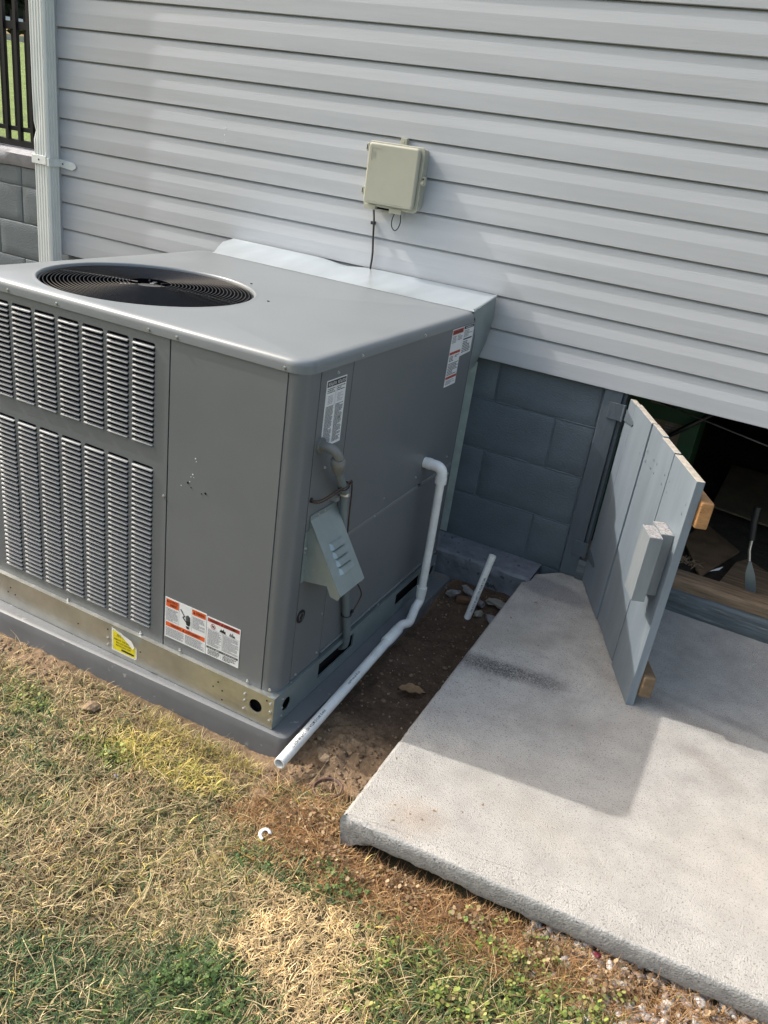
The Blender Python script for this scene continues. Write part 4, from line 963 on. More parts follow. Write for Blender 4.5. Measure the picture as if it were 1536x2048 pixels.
part('coupling', MB().tube([(px0 + .002, -.690, -.085), (px0 + .003, -.694, -.085), (px0 + .005, -.740, -.085), (px0 + .005, -.790, -.086), (px0 + .005, -.793, -.086)], [.0175, .0195, .0195, .0195, .0175], 16), M['pvc'], dr, smooth=True)
pa = Vector((px0 + .005, -.75, -.086)); pb = Vector((.0655, -1.488, -.094)); pd_ = (pb - pa).normalized()
ho_ = part('horizontal_pipe', MB().tube([pa, pa.lerp(pb, .5), pb], PR + .0012, 20, cap=False).pipe_end(pb, pd_, PR + .0012, PR - .0020, .10, 20, 0, 1), [M['pvc'], M['dark']], dr, smooth=True)
def pipe_text(body, p0, d, face, rad, h, parent, rev=1):
    V, Fc, x0, x1, y0, y1 = text_mesh(body); d = Vector(d).normalized(); f = Vector(face); f = (f - d * f.dot(d)).normalized(); s_ = d.cross(f) * rev
    sc_ = h / (y1 - y0); out = []
    for a, b_ in V:
        u = (a - x0) * sc_; v = (b_ - (y0 + y1) / 2) * sc_; th = v / rad
        out.append(Vector(p0) + d * u + (f * math.cos(th) + s_ * math.sin(th)) * (rad + .0005))
    part('print', MB().add(out, Fc), M['ink'], parent)
camd = (Vector((.92, -2.98, 1.47)) - Vector((.05, -1.1, -.09))).normalized()
pipe_text('1" SCH 40 PVC 1120 ASTM D1785 DWV', pb - pd_ * .06, -pd_, camd + Vector((-.1, 0, .2)), PR + .0012, .0085, ho_)
pipe_text('NSF-pw 450 PSI @ 73F', pb - pd_ * .40, -pd_, camd + Vector((-.1, 0, .2)), PR + .0012, .0080, ho_)

# loose upright PVC stub
sb = root('upright_pipe', 'loose white printed pipe leaning up out of the dirt by the wall', 'pipe', (.179, -.372, -.13))
q0 = Vector((.178, -.372, -.150)); q1 = Vector((.214, -.326, .128)); qd = (q1 - q0).normalized()
so_ = part('pipe_body', MB().tube([q0, q1], .0135, 18, cap=False).pipe_end(q1, qd, .0135, .0108, .06, 18, 0, 1), [M['pvc'], M['dark']], sb, smooth=True)
pipe_text('3/4" SCH 40 PVC 1120 ASTM D1785', q0 + qd * .045, qd, Vector((.60, -1, .15)), .0135, .0075, so_, 1)

# ------------------------------------------------------------------ conduit and control wire
cn = root('power_conduit', 'gray electrical conduit dropping from the unit side into its base', 'conduit', (.0, -1.1, 0))
mb = MB().tube([(X1 - .002, -1.262, .741), (X1 + .006, -1.262, .741)], .0215, 20); part('lock_collar', mb, M['fitg'], cn, smooth=True)
mb = MB().tube(smoothpath([(X1, -1.262, .741), (X1 + .035, -1.262, .741), (X1 + .052, -1.252, .722), (X1 + .046, -1.236, .694)], 5), .0125, 14); part('elbow_fitting', mb, M['fitg'], cn, smooth=True)
mb = MB().tube([(X1 + .052, -1.250, .716), (X1 + .050, -1.247, .708), (X1 + .049, -1.244, .702), (X1 + .043, -1.228, .674), (X1 + .042, -1.226, .670)], [.0155, .0205, .0205, .0165, .0145], 18); part('hub', mb, M['fitg'], cn, smooth=True)
P = smoothpath([(X1 + .044, -1.232, .682), (X1 + .038, -1.195, .630), (X1 + .030, -1.155, .590), (X1 + .024, -1.135, .545), (X1 + .020, -1.112, .440), (X1 + .018, -1.075, .320), (X1 + .018, -1.040, .215), (X1 + .018, -1.010, .10), (X1 + .016, -.985, .02), (X1 + .006, -.972, -.03), (X1 - .02, -.965, -.05)], 5)
part('conduit_body', MB().tube(P, .0122, 14), M['pvcg'], cn, smooth=True)
mb = MB().torus((0, 0, 0), .0135, .0028, 20, 6)
st2 = MB(); st2.v = [(X1 + .027 + v[0], -1.145 + v[1], .574 + v[2] * 2.2 - v[1] * .2) for v in mb.v]; st2.f = mb.f; st2.m = mb.m
st2.box((X1, -1.174, .556), (X1 + .020, -1.155, .568)); part('pipe_strap', st2, M['screw'], cn, smooth=True)
wr = root('thermostat_wire', 'thin brown control wire looping from a hole and tied to the conduit', 'wire', (0, -1.1, .3))
P = smoothpath([(X1 + .001, -1.279, .591), (X1 + .012, -1.255, .585), (X1 + .03, -1.225, .600), (X1 + .045, -1.175, .618), (X1 + .040, -1.138, .617)], 6)
part('wire_strand', MB().tube(P, .0023, 6), M['brownw'], wr, smooth=True); part('wire_strand', MB().tube([p + Vector((.003, .0, -.005)) for p in P], .0020, 6), M['brownw'], wr, smooth=True)
P = smoothpath([(X1 + .040, -1.138, .617), (X1 + .034, -1.116, .58), (X1 + .026, -1.095, .47), (X1 + .022, -1.075, .37), (X1 + .03, -1.03, .27), (X1 + .036, -.968, .185), (X1 + .034, -.965, .150), (X1 + .028, -1.005, .110)], 6)
part('wire_strand', MB().tube(P, .0024, 6), M['brownw'], wr, smooth=True)
for c, tilt in (((X1 + .033, -1.165, .606), .5), ((X1 + .0185, -1.012, .112), .15)):
    t_ = MB().torus((0, 0, 0), .0150, .0018, 20, 6); q = MB(); q.v = [(c[0] + v[0], c[1] + v[1], c[2] + v[2] + v[1] * tilt) for v in t_.v]; q.f = t_.f; q.m = t_.m
    q.box((c[0] + .006, c[1] + .012, c[2] + .004), (c[0] + .014, c[1] + .022, c[2] + .012)); part('zip_tie', q, M['cable'], wr, smooth=True)

# ------------------------------------------------------------------ utility box on siding
ub = root('utility_box', 'beige plastic utility enclosure mounted on the gray siding', 'utility box', (-.52, -.05, 1.35))
def rbox(x0, x1, z0, z1, y0, y1, rad, dome=0):
    P = rr_poly([(x0, z0), (x1, z0), (x1, z1), (x0, z1)], rad, 5); return MB().prism([(p.x, y1, p.y) for p in P], (0, y0 - y1, 0))
part('box_base', rbox(-.622, -.410, 1.252, 1.458, -.084, -.032, .014), M['beige'], ub, bevel=.002)
part('cover_flange', rbox(-.629, -.401, 1.240, 1.463, -.093, -.0845, .016), M['beige'], ub, bevel=.003)
cv_ = part('cover', rbox(-.622, -.412, 1.250, 1.458, -.112, -.0935, .016), M['beige'], ub, bevel=.009, seg=4)
mb = MB()
for k in range(4): mb.box((-.601, -.1132, 1.428 - .006 * k), (-.590, -.1118, 1.430 - .006 * k))
mb.box((-.603, -.1130, 1.440), (-.565, -.1118, 1.4412)); mb.box((-.606, -.1130, 1.400), (-.6045, -.1118, 1.4412)); part('embossed_mark', mb, M['beige'], cv_)
for z in (1.425, 1.275): part('hinge', MB().box((-.640, -.092, z), (-.6295, -.068, z + .028)), M['beige'], ub, bevel=.002); part('hinge_slot', MB().box((-.6385, -.0926, z + .006), (-.6355, -.0921, z + .022)), M['dark'], ub)
h_ = part('mounting_tab', MB().box((-.524, -.052, 1.455), (-.498, -.034, 1.486)), M['beige'], ub, bevel=.002); part('screw', MB().disc((-.512, -.0522, 1.474), fn, .0045, 12, h=.002), M['screw'], h_)
h_ = part('latch', MB().box((-.4005, -.092, 1.338), (-.388, -.074, 1.368)), M['beige'], ub, bevel=.002); part('screw', MB().disc((-.396, -.0925, 1.347), fn, .0055, 14, h=.003), M['screw'], h_); part('screw_hole', MB().disc((-.394, -.0925, 1.360), fn, .003, 10, h=.001), M['dark'], h_)
part('cable_port', MB().box((-.622, -.095, 1.228), (-.573, -.060, 1.246)), M['beige'], ub, bevel=.002); part('cable_port', MB().box((-.515, -.095, 1.226), (-.463, -.060, 1.244)), M['beige'], ub, bevel=.002)
part('port_opening', MB().box((-.572, -.080, 1.232), (-.516, -.04, 1.243)), M['dark'], ub)
part('foot_bracket', MB().box((-.560, -.062, 1.220), (-.517, -.036, 1.236)), M['beige'], ub, bevel=.002)
cb = root('black_cable', 'straight black cable from the utility box down to the flashing', 'cable', (-.59, -.05, 1.1))
P = smoothpath([(-.588, -.078, 1.236), (-.589, -.068, 1.210), (-.594, -.050, 1.182), (-.592, -.044, 1.12), (-.586, -.044, 1.06), (-.585, -.050, 1.004)], 5)
part('cable_body', MB().tube(P, .0042, 8), M['cable'], cb, smooth=True); part('cable_clip', MB().box((-.607, -.052, 1.170), (-.592, -.034, 1.182)), M['cable'], cb, bevel=.001)
P = smoothpath([(-.494, -.080, 1.232), (-.505, -.076, 1.205), (-.505, -.074, 1.180), (-.492, -.072, 1.166), (-.478, -.074, 1.176), (-.470, -.076, 1.200), (-.472, -.080, 1.232)], 6)
thing('cable_loop', MB().tube(P, .0020, 8), M['cable'], 'small black wire loop hanging below the right port of the utility box', 'cable', (-.49, -.075, 1.2), smooth=True)

# ------------------------------------------------------------------ plank door
Hh = Vector((.5066, -.0225, 0)); U = Vector((.41776, -.90856, 0)); Nn = Vector((-.90856, -.41776, 0)); Zz = Vector((0, 0, 1))
door = root('access_door', 'open gray painted plank door hinged on the post beside the crawlspace opening', 'door', Hh)
def dpt(u, n, z): return Hh + U * u + Nn * n + Zz * z
def plank(u0, u1, z0, z1, t, name='plank', off=0, mtl=None, lab=None):
    mb = MB(); ns = 8; r = random.Random(int(u0 * 999))
    zz = np.linspace(z0, z1, 2); V = [dpt(u0, off, z0), dpt(u1, off, z0), dpt(u1, off, z1), dpt(u0, off, z1), dpt(u0, off - t, z0), dpt(u1, off - t, z0), dpt(u1, off - t, z1), dpt(u0, off - t, z1)]
    mb.add(V, [(0, 1, 2, 3), (4, 7, 6, 5), (0, 4, 5, 1), (1, 5, 6, 2), (3, 0, 4, 7)], 0); mb.add([V[3], V[2], V[6], V[7]], [(0, 1, 2, 3)], 1)
    return part(name, mb, mtl or [M['plank'], M['endgrain']], door, bevel=.0016, label=lab)
plank(.002, .0785, .004, .752, .020); plank(.0825, .299, .004, .757, .021, off=.001); plank(.304, .4260, .006, .757, .019, off=-.003); plank(.4272, .566, .006, .753, .021, off=0); plank(.577, .790, .000, .752, .024, off=.002)
part('added_gap_strip', MB().obox(dpt(.560, -.016, .01), U * .022, Nn * -.006, Zz * .735), M['plank'], door)  # strip added behind the plank gap to keep sun from passing through
for u in (.076, .297): part('added_gap_strip', MB().obox(dpt(u, -.014, .01), U * .010, Nn * -.004, Zz * .735), M['seam'], door)  # dark backing added so the plank gaps read as shaded
for z0, z1, n0 in ((.618, .698, -.024), (.042, .116, -.024)):
    mb = MB().obox(dpt(.03, n0, z0), U * .772, Nn * -.038, Zz * (z1 - z0)); part('batten', mb, M['pine'] if z0 > .3 else M['pinedull'], door, bevel=.006, label='bare pine batten on the back of the door')
mb = MB().obox(dpt(.668, .0025, .372), U * .090, Nn * .038, Zz * .198); hd = part('handle', mb, [M['handle'], M['endpaint']], door, bevel=.0015, label='gray painted wooden block handle')
mb = MB().obox(dpt(.700, .041, .362), U * .088, Nn * .039, Zz * .206); part('handle_grip', mb, M['handle'], hd, bevel=.0015)
mb = MB().quad(dpt(.702, .0425, .5684), dpt(.786, .0425, .5684), dpt(.786, .0785, .5684), dpt(.702, .0785, .5684)); mb.quad(dpt(.670, .0045, .5704), dpt(.756, .0045, .5704), dpt(.756, .0395, .5704), dpt(.670, .0395, .5704)); part('raw_end', mb, M['endpaint'], hd)
for z in (.690, .125):
    mb = MB().prism([dpt(.000, .0015, z - .022), dpt(.110, .0015, z - .008), dpt(.116, .0015, z), dpt(.110, .0015, z + .008), dpt(.000, .0015, z + .022)], Nn * .003)
    hg = part('hinge', mb, M['postp'], door, bevel=.0008)
    part('hinge_leaf', MB().box((.440, -.0265, z - .028), (.492, -.0222, z + .034)), M['postp'], hg, bevel=.001)
    part('hinge_knuckle', MB().tube([(.496, -.028, z - .028), (.496, -.028, z + .034)], .0045, 10), M['postp'], hg, smooth=True)
sm_ = MB().disc((0, 0, 0), (0, 0, 1), .0036, 10, h=.0006).mesh('screw', M['plank'])
for u in (.11, .27, .33, .40, .45, .54, .60, .76):
    for z in (.640, .672, .060, .095):
        if (u * 100 + z * 10) % 3 < 1.9:
            o = bpy.data.objects.new('screw', sm_); COL.objects.link(o); o.parent = door; o.location = dpt(u + random.uniform(-.006, .006), .0012 if u < .57 else .0026, z) - Hh; o.rotation_euler = Nn.to_track_quat('Z', 'Y').to_euler()

# ------------------------------------------------------------------ inside the crawlspace
gb = root('green_carton', 'dark green cardboard carton with pale labels inside the crawlspace', 'box', (.58, .55, .05))
part('carton_body', MB().box((.36, .42, .046), (.735, .80, .80)), M['green'], gb, bevel=.003)
Lg = Lab((.525, .42, .70), (1, 0, 0), (0, 0, -1), (0, -1, 0)); Lg.lines(.008, .012, .07, .035, .008, 'ink'); Lg.build('carton_label', gb, .085, .05, mt='card')
Lg = Lab((.555, .42, .590), (1, 0, 0), (0, 0, -1), (0, -1, 0)); Lg.lines(.05, .01, .10, .09, .012, 'inkg'); Lg.build('carton_label', gb, .115, .11, mt='card')
thing('black_rod', MB().tube([(.56, .395, .47), (.80, .39, .70)], .010, 8), M['blackp'], 'thick black rod leaning in front of the green carton', 'rod', (.67, .4, .58), smooth=True)
thing('thin_rod', MB().tube([(.58, .16, .722), (1.30, .20, .605)], .0035, 8), M['motor'], 'thin metal rod slanting across the top of the crawlspace opening', 'rod', (.9, .18, .66), smooth=True)
def board(name, pts, z, th, mt, label, cat, tilt=0):
    P = [(x, y, z + tilt * (y - pts[0][1])) for x, y in pts]; thing(name, MB().prism(P, (0, 0, th)), M[mt], label, cat, P[0], bevel=.003)
board('plywood_sheet', [(.80, .545), (.86, .815), (1.035, .60), (.915, .21)], .058, .014, 'scrap', 'flat brown wood panel lying inside just behind the open door', 'board')
board('wood_board', [(.985, .16), (1.03, .43), (1.07, .50), (1.30, .30), (1.25, .10)], .075, .012, 'sill', 'brown board lying under the shovel blade behind the beam', 'board')
board('cardboard_sheet', [(.86, .99), (.885, 1.64), (1.30, 1.62), (1.22, .93)], .09, .01, 'card', 'big dusty cardboard sheet farther back in the crawlspace', 'cardboard', .05)
sh = root('hand_trowel', 'gray metal trowel leaning on boards behind the sill beam', 'trowel', (1.10, .15, .10))
bl_ = [(-.006, .0), (-.022, .05), (-.026, .10), (-.022, .14), (.022, .14), (.026, .10), (.022, .05), (.006, 0)]
P = [Vector((1.066 + .045 * t / .14 + s_ * .8, .15 + .010, .215 - t)) for s_, t in bl_]
part('blade', MB().prism(P, (0, .003, 0)), M['galv_g'], sh, bevel=.001)
part('shank', MB().tube([(1.064, .163, .215), (1.052, .165, .255), (1.047, .170, .30)], .006, 8), M['screw'], sh, smooth=True)
part('grip', MB().tube([(1.047, .170, .295), (1.035, .18, .36), (1.03, .19, .42)], .014, 10), M['blackp'], sh, smooth=True)
mb = MB()
for i in range(70):
    a = random.uniform(0, 6.28); x, y = .835 + random.gauss(0, .03), .165 + random.gauss(0, .02); mb.tube([(x, y, .125 + random.uniform(0, .02)), (x + .02 * math.cos(a), y + .02 * math.sin(a), .128 + random.uniform(0, .02))], .0016, 4)
o = part('twig_litter', mb, M['clod'], None); o['kind'] = 'stuff'; o['label'] = 'twig litter behind the sill'
thing('plastic_shred', MB().prism([(.945, .155, .128), (.965, .19, .132), (.985, .205, .140), (.975, .18, .133)], (0, 0, .002)), M['whitep'], 'torn white shred lying on the beam inside the opening', 'scrap', (.96, .18, .13))

# ------------------------------------------------------------------ rubble and small things in the trench
def stone(name, c, s, seed, mt, label, cat, rz=0, flat=.7, sub=2, group=None):
    mb = MB(); lump(mb, c, s, seed, sub, flat, .35, rz); return thing(name, mb, M[mt], label, cat, c, group)
gz = lambda x, y: float(gheight(np.array(float(x)), np.array(float(y))))
stone('stone', (.262, -.275, gz(.262, -.275) + .018), (.050, .042, .030), 1, 'stone', 'largest pale yellowish stone against the slab edge by the wall', 'stone', .4)
stone('stone', (.214, -.355, gz(.214, -.355) + .012), (.026, .022, .024), 2, 'stone', 'small rounded tan stone at the foot of the upright pipe', 'stone')
stone('concrete_chunk', (.275, -.365, gz(.27, -.36) + .012), (.030, .048, .026), 3, 'stoneg', 'gray concrete chunk wedged along the slab edge below the pale stone', 'rubble', .5)
stone('concrete_chunk', (.085, -.295, gz(.085, -.295) + .018), (.036, .026, .030), 4, 'stoneg', 'angular gray concrete chunk left of the rusty brick scrap', 'rubble', .9)
stone('concrete_chunk', (.125, -.235, gz(.12, -.23) + .014), (.050, .022, .026), 5, 'stoneg', 'long gray chunk lying flat against the footing', 'rubble', -.3)
thing('brick_scrap', MB().obox((.105, -.315, gz(.12, -.3) - .002), (.075, .022, .006), (-.010, .030, 0), (0, -.004, .026)), M['brickm'], 'rusty brown brick scrap behind the upright pipe', 'brick', (.14, -.3, -.1), bevel=.004)
thing('pipe_offcut', MB().tube([(.170, -.290, -.098), (.212, -.305, -.100)], .0125, 14, cap=False).pipe_end((.212, -.305, -.100), (1, -.35, -.05), .0125, .0080, .03, 14, 0, 1), [M['stoneg'], M['dark']], 'short dirty pipe offcut lying behind the upright pipe', 'pipe', (.19, -.3, -.1), smooth=True)
stone('soil_clod', (.060, -1.548, gz(.06, -1.548) + .006), (.040, .030, .014), 8, 'clod', 'flat pale soil clod below the open pipe end', 'soil clod', .3)
stone('soil_clod', (-.575, -1.548, gz(-.575, -1.548) + .012), (.040, .034, .026), 9, 'clod', 'lone brown soil clod in front of the yellow notice side of the pad', 'soil clod', .7)
stone('soil_clod', (.115, -1.345, gz(.115, -1.345) + .008), (.035, .030, .020), 10, 'clod', 'lumpy clod beside the white pipe near the coil ring', 'soil clod')
stone('soil_clod', (.098, -1.452, gz(.098, -1.452) + .004), (.030, .020, .014), 11, 'clod', 'small pale clod between the pipe end and the coil ring', 'soil clod')
# leaf
mb = MB(); V = []
for i in range(9):
    t = i / 8; w_ = .021 * math.sin(math.pi * min(t * 1.05, 1)) ** .7 * (1 + .25 * math.sin(i * 2.3))
    for s_ in (-1, 0, 1): V.append((.165 + .085 * t - .010 * s_ * w_ / .02, -.945 + .03 * t + s_ * w_, gz(.2, -.93) + .014 + .008 * abs(s_) + .01 * math.sin(t * 3)))
mb.add(V, [(i * 3 + k, i * 3 + k + 1, (i + 1) * 3 + k + 1, (i + 1) * 3 + k) for i in range(8) for k in range(2)])
thing('dry_leaf', mb, M['leaf'], 'curled brown dry leaf in the trench between pad and slab', 'leaf', (.2, -.93, -.13), smooth=True)
# coil ring of brown tubing, two turns
c = Vector((.214, -1.474, gz(.214, -1.474) + .012)); P = []
for k in range(90):
    a = 2 * math.pi * k / 42; P.append(c + Vector(((.036 + .0015 * math.sin(a * 2.1) + .002 * k / 90) * math.cos(a), (.036 + .002 * k / 90) * math.sin(a), .002 + .0045 * k / 45 + .005 * math.sin(a + 1))))
thing('tubing_ring', MB().tube(P, .0032, 8), M['coil'], 'small coiled ring of brown tubing on the soil by the slab corner', 'coil', c, smooth=True)
# white broken plastic C ring
c = Vector((.163, -1.690, gz(.163, -1.69) + .014)); A = np.linspace(R(30), R(275), 20); V = []
for a in A:
    for r_, h in ((.0165, .0), (.0172, .003), (.0085, .004), (.0080, .001)): V.append((c.x + r_ * math.cos(a), c.y + r_ * math.sin(a) * .85, c.z + h + .006 * math.sin(a)))
mb = MB().add(V, [(i * 4 + k, i * 4 + (k + 1) % 4, (i + 1) * 4 + (k + 1) % 4, (i + 1) * 4 + k) for i in range(19) for k in range(4)] + [(0, 1, 2, 3), (79, 78, 77, 76)])
thing('broken_plastic_ring', mb, M['whitep'], 'broken white plastic ring lying in the grass', 'plastic scrap', c, smooth=True)
mb = MB(); lump(mb, (-.291, -1.724, gz(-.29, -1.724) + .030), (.010, .006, .006), 4, 1); thing('blue_scrap', mb, M['blue'], 'tiny dark blue scrap in the dry grass', 'scrap', (-.291, -1.724, -.1))
mb = MB(); lump(mb, (.968, -1.605, gz(.968, -1.605) + .020), (.012, .009, .008), 5, 2, rz=.4); thing('maroon_scrap', mb, M['maroon'], 'crumpled maroon scrap beside the gravel at the slab edge', 'scrap', (.968, -1.605, -.08))

# mud crumbs on the slab
mb = MB(); spots = [(.412, -.325, 9), (.435, -.288, 5), (.443, -.283, 6), (.462, -.25, 9), (.481, -.244, 6), (.37, -.487, 8), (.389, -.581, 5), (.506, -.599, 8), (.611, -1.401, 7), (.578, -1.455, 5), (.519, -1.49, 7), (.406, -1.474, 5), (.432, -1.497, 4), (.445, -1.577, 6), (.472, -1.535, 6), (.505, -1.535, 7), (.428, -1.53, 5), (.837, -1.027, 3), (.719, -.948, 6), (.759, -1.047, 3), (.729, -.599, 4), (.355, -1.38, 7)]
for i, (x, y, s_) in enumerate(spots): lump(mb, (x, y, .0008), (s_ * .001, s_ * .00065, .0016), i, 1, rz=i)
for i in range(380):
    x = random.uniform(.36, 1.9); y = random.uniform(-1.55, -.05); s_ = random.choice([.0009, .0013, .0018, .0028]) * random.uniform(.7, 1.3); lump(mb, (x, y, .0004), (s_, s_ * .7, s_ * .5), i, 0, rz=i)
o = part('mud_crumbs', mb, M['leaf'], None); o['kind'] = 'stuff'; o['label'] = 'dried mud crumbs scattered on the concrete slab'

# ------------------------------------------------------------------ scattered ground matter (numpy)
ico = bmesh.new(); bmesh.ops.create_icosphere(ico, subdivisions=1, radius=1); IV = np.array([v.co[:] for v in ico.verts]); IF = np.array([[v.index for v in f.verts] for f in ico.faces]); ico.free()
def scatter_lumps(name, x, y, s, z, pal, mt, label, flat=.6):
    n = len(x); g = np.random.default_rng(len(name)); nv = len(IV)
    jit = 1 + g.uniform(-.28, .28, (n, nv, 1)); sc_ = s[:, None, None] * g.uniform(.6, 1.25, (n, 1, 3)) * [1, 1, flat]
    V = IV[None] * jit * sc_; a = g.uniform(0, 6.28, n); c_, s_ = np.cos(a), np.sin(a)
    Xr = V[..., 0] * c_[:, None] - V[..., 1] * s_[:, None]; Yr = V[..., 0] * s_[:, None] + V[..., 1] * c_[:, None]
    V = np.stack([Xr + x[:, None], Yr + y[:, None], V[..., 2] + z[:, None]], -1).reshape(-1, 3)
    Fc = (IF[None] + (np.arange(n) * nv)[:, None, None]).reshape(-1, 3)
    c = pal[g.integers(0, len(pal), n)] * g.uniform(.75, 1.25, (n, 1)); c = np.repeat(c, nv, 0)
    o = bpy.data.objects.new(name, raw_mesh(name, V, Fc, mt, c)); COL.objects.link(o); o['kind'] = 'stuff'; o['label'] = label; return o
# crumbly soil
N_ = 26000; x = rng.uniform(-1.35, .345, N_); y = rng.uniform(-1.66, -.18, N_)
dm = dirtmask(x, y); dry = np.where(x > .02, sst(-1.10, -1.34, y), 1.) ; keep = (rng.uniform(0, 1, N_) < dm * (.16 + .84 * dry)) & ~((x < .03) & (y > -1.44)); x, y = x[keep], y[keep]
s = rng.gamma(1.6, .0016, len(x)).clip(.001, .011)
darkf = (sst(-1.30, -1.12, y) * (x > .02))[:, None]
o = scatter_lumps('soil_crumbs', x, y, s, gheight(x, y) + s * .2, np.array([[.20, .14, .09], [.15, .10, .065], [.24, .18, .12], [.10, .07, .045]]), M['attr_stone'], 'crumbly brown soil around the pad and in the trench')
# chips in the dark trench
N_ = 70; x = rng.uniform(.05, .33, N_); y = rng.uniform(-1.2, -.2, N_); s = rng.uniform(.0012, .004, N_)
scatter_lumps('trench_chips', x, y, s, gheight(x, y) + s * .3, np.array([[.22, .17, .12], [.13, .09, .06], [.34, .29, .23], [.10, .07, .05]]), M['attr_stone'], 'pale chips strewn over the dark soil', .5)
# gravel under and before the slab edge
N_ = 900; x = rng.uniform(.82, 1.75, N_); y = slab_front(x) - np.abs(rng.normal(0, .045, N_)) + .035
x2 = rng.normal(1.14, .13, 500); y2 = slab_front(x2) - rng.uniform(.0, .17, 500); x = np.r_[x, x2]; y = np.r_[y, y2]
s = rng.gamma(3, .0022, len(x)).clip(.003, .015)
scatter_lumps('gravel', x, y, s, gheight(x, y) + s * .25, np.array([[.50, .48, .45], [.36, .34, .33], [.28, .24, .22], [.60, .58, .56], [.20, .17, .15]]), M['attr_stone'], 'pale gravel along the ragged edge of the concrete slab')

# grass blades ---------------------------------------------------------------
def blades(name, x, y, L_, W_, lean, az, curl, colr, label, lift=0.):
    n = len(x); g = np.random.default_rng(len(name) * 3 + n); K = 4
    z0 = gheight(x, y) - .002 + lift; P = []
    dirx, diry = np.cos(az), np.sin(az); px, py, pz = x.copy(), y.copy(), z0.copy(); el = lean.copy()
    side = np.stack([-diry, dirx, np.zeros(n)], -1)
    V = np.zeros((n, 2 * K, 3)); daz = g.normal(0, .22, n)
    for k in range(K):
        w_ = W_ * (1 - .9 * (k / (K - 1)) ** 1.7) * .5
        c = np.stack([px, py, pz], -1)
        V[:, 2 * k] = c - side * w_[:, None]; V[:, 2 * k + 1] = c + side * w_[:, None]
        step = L_ / (K - 1); px = px + dirx * np.cos(el) * step; py = py + diry * np.cos(el) * step; pz = pz + np.sin(el) * step
        el = el - curl; az = az + daz; dirx, diry = np.cos(az), np.sin(az); side = np.stack([-diry, dirx, np.zeros(n)], -1)
    gz_ = gheight(V[..., 0], V[..., 1], False) - .002; V[..., 2] = np.maximum(V[..., 2], gz_)
    base = np.array([[2 * k, 2 * k + 1, 2 * k + 3, 2 * k + 2] for k in range(K - 1)])
    Q = (base[None] + (np.arange(n) * 2 * K)[:, None, None]).reshape(-1, 4)
    c = np.repeat(colr, 2 * K, 0)
    o = bpy.data.objects.new(name, raw_mesh(name, V.reshape(-1, 3), Q, M['attr_blade'], c)); COL.objects.link(o); o['kind'] = 'stuff'; o['label'] = label; return o
STRAW = np.array([[.47, .365, .20], [.60, .48, .28], [.30, .225, .12], [.42, .345, .205], [.20, .15, .085]])
BLOND = np.array([[.62, .48, .26], [.70, .56, .33], [.52, .39, .20], [.60, .44, .24]])
OLIVE = np.array([[.12, .135, .05], [.17, .17, .07], [.085, .105, .038], [.24, .22, .10]])
GREEN = np.array([[.05, .095, .035], [.07, .125, .045], [.038, .075, .03], [.11, .165, .07]])
LIME = np.array([[.17, .22, .05], [.24, .28, .07], [.11, .155, .04], [.31, .31, .10]])
YEL = np.array([[.52, .42, .12], [.45, .38, .10], [.58, .47, .16], [.34, .33, .08]])
BROWN = np.array([[.24, .125, .055], [.32, .175, .075], [.15, .08, .04], [.38, .225, .10], [.46, .32, .17]])
PALS = [STRAW, BLOND, OLIVE, GREEN, LIME, YEL, BROWN]
def el_(x, y, cx, cy, rx, ry, rot=0, nz=.30, seed=0):
    c_, s_ = math.cos(rot), math.sin(rot); dx, dy = x - cx, y - cy; u = (dx * c_ + dy * s_) / rx; v = (-dx * s_ + dy * c_) / ry
    return sst(1.25, .75, np.sqrt(u * u + v * v) + nz * fbm(x * 9 + seed, y * 9, 3, seed))
def weights(x, y):
    W = np.zeros((7, len(x))); W[0] = 1.0; W[2] = .35 + 1.1 * np.clip(fbm(x * 8, y * 8, 4, 61) + .05, -.3, 1); W[3] = .06 + 2.2 * np.clip(fbm(x * 9 + 3, y * 9, 4, 71) - .08, 0, 1); W[6] = 0; W[5] = .05 + .8 * np.clip(fbm(x * 10, y * 10 + 9, 3, 81) - .15, 0, 1); W[6] = .10 + 1.2 * np.clip(fbm(x * 8 + 5, y * 8, 3, 91) - .1, 0, 1)
    b = el_(x, y, .43, -1.97, .15, .22, .5, .35, 1); W *= (1 - .96 * b); W[1] += 3.0 * b
    b = el_(x, y, .10, -2.18, .30, .12, .35, .7, 2); W *= (1 - .45 * b); W[3] += 1.3 * b
    b = el_(x, y, .27, -2.10, .10, .10, 0, .3, 3); W *= (1 - .6 * b); W[3] += 2.0 * b; W[4] += 1.2 * b
    b = el_(x, y, .30, -1.745, .17, .055, .15, .4, 4); W *= (1 - .7 * b); W[3] += 1.5 * b; W[4] += .5 * b
    b = el_(x, y, .72, -1.80, .22, .12, .45, .4, 5); W *= (1 - .60 * b); W[4] += 1.3 * b; W[3] += .7 * b; W[6] += .5 * b
    b = el_(x, y, .95, -1.72, .20, .08, .3, .4, 15); W *= (1 - .5 * b); W[4] += .8 * b; W[3] += .8 * b
    b = el_(x, y, -.26, -1.585, .22, .07, .0, .4, 6); W *= (1 - .7 * b); W[5] += 2.4 * b; W[4] += .25 * b
    b = el_(x, y, -.40, -1.66, .10, .04, .0, .4, 16); W *= (1 - .6 * b); W[4] += 1.6 * b
    b = el_(x, y, -.75, -1.63, .10, .06, .0, .4, 7); W *= (1 - .6 * b); W[4] += 1.6 * b; W[3] += .6 * b
    edge = np.clip(1 - np.abs(y - (slab_front(x) - .045)) / (.125 + .03 * fbm(x * 8, y * 0, 2, 4)), 0, 1) * sst(.12, .25, x)
    W *= (1 - .93 * edge); W[6] += 3 * edge
    b = el_(x, y, .16, -1.60, .16, .06, .2, .4, 8); W *= (1 - .7 * b); W[6] += 1.8 * b
    return np.clip(W, 0, None)
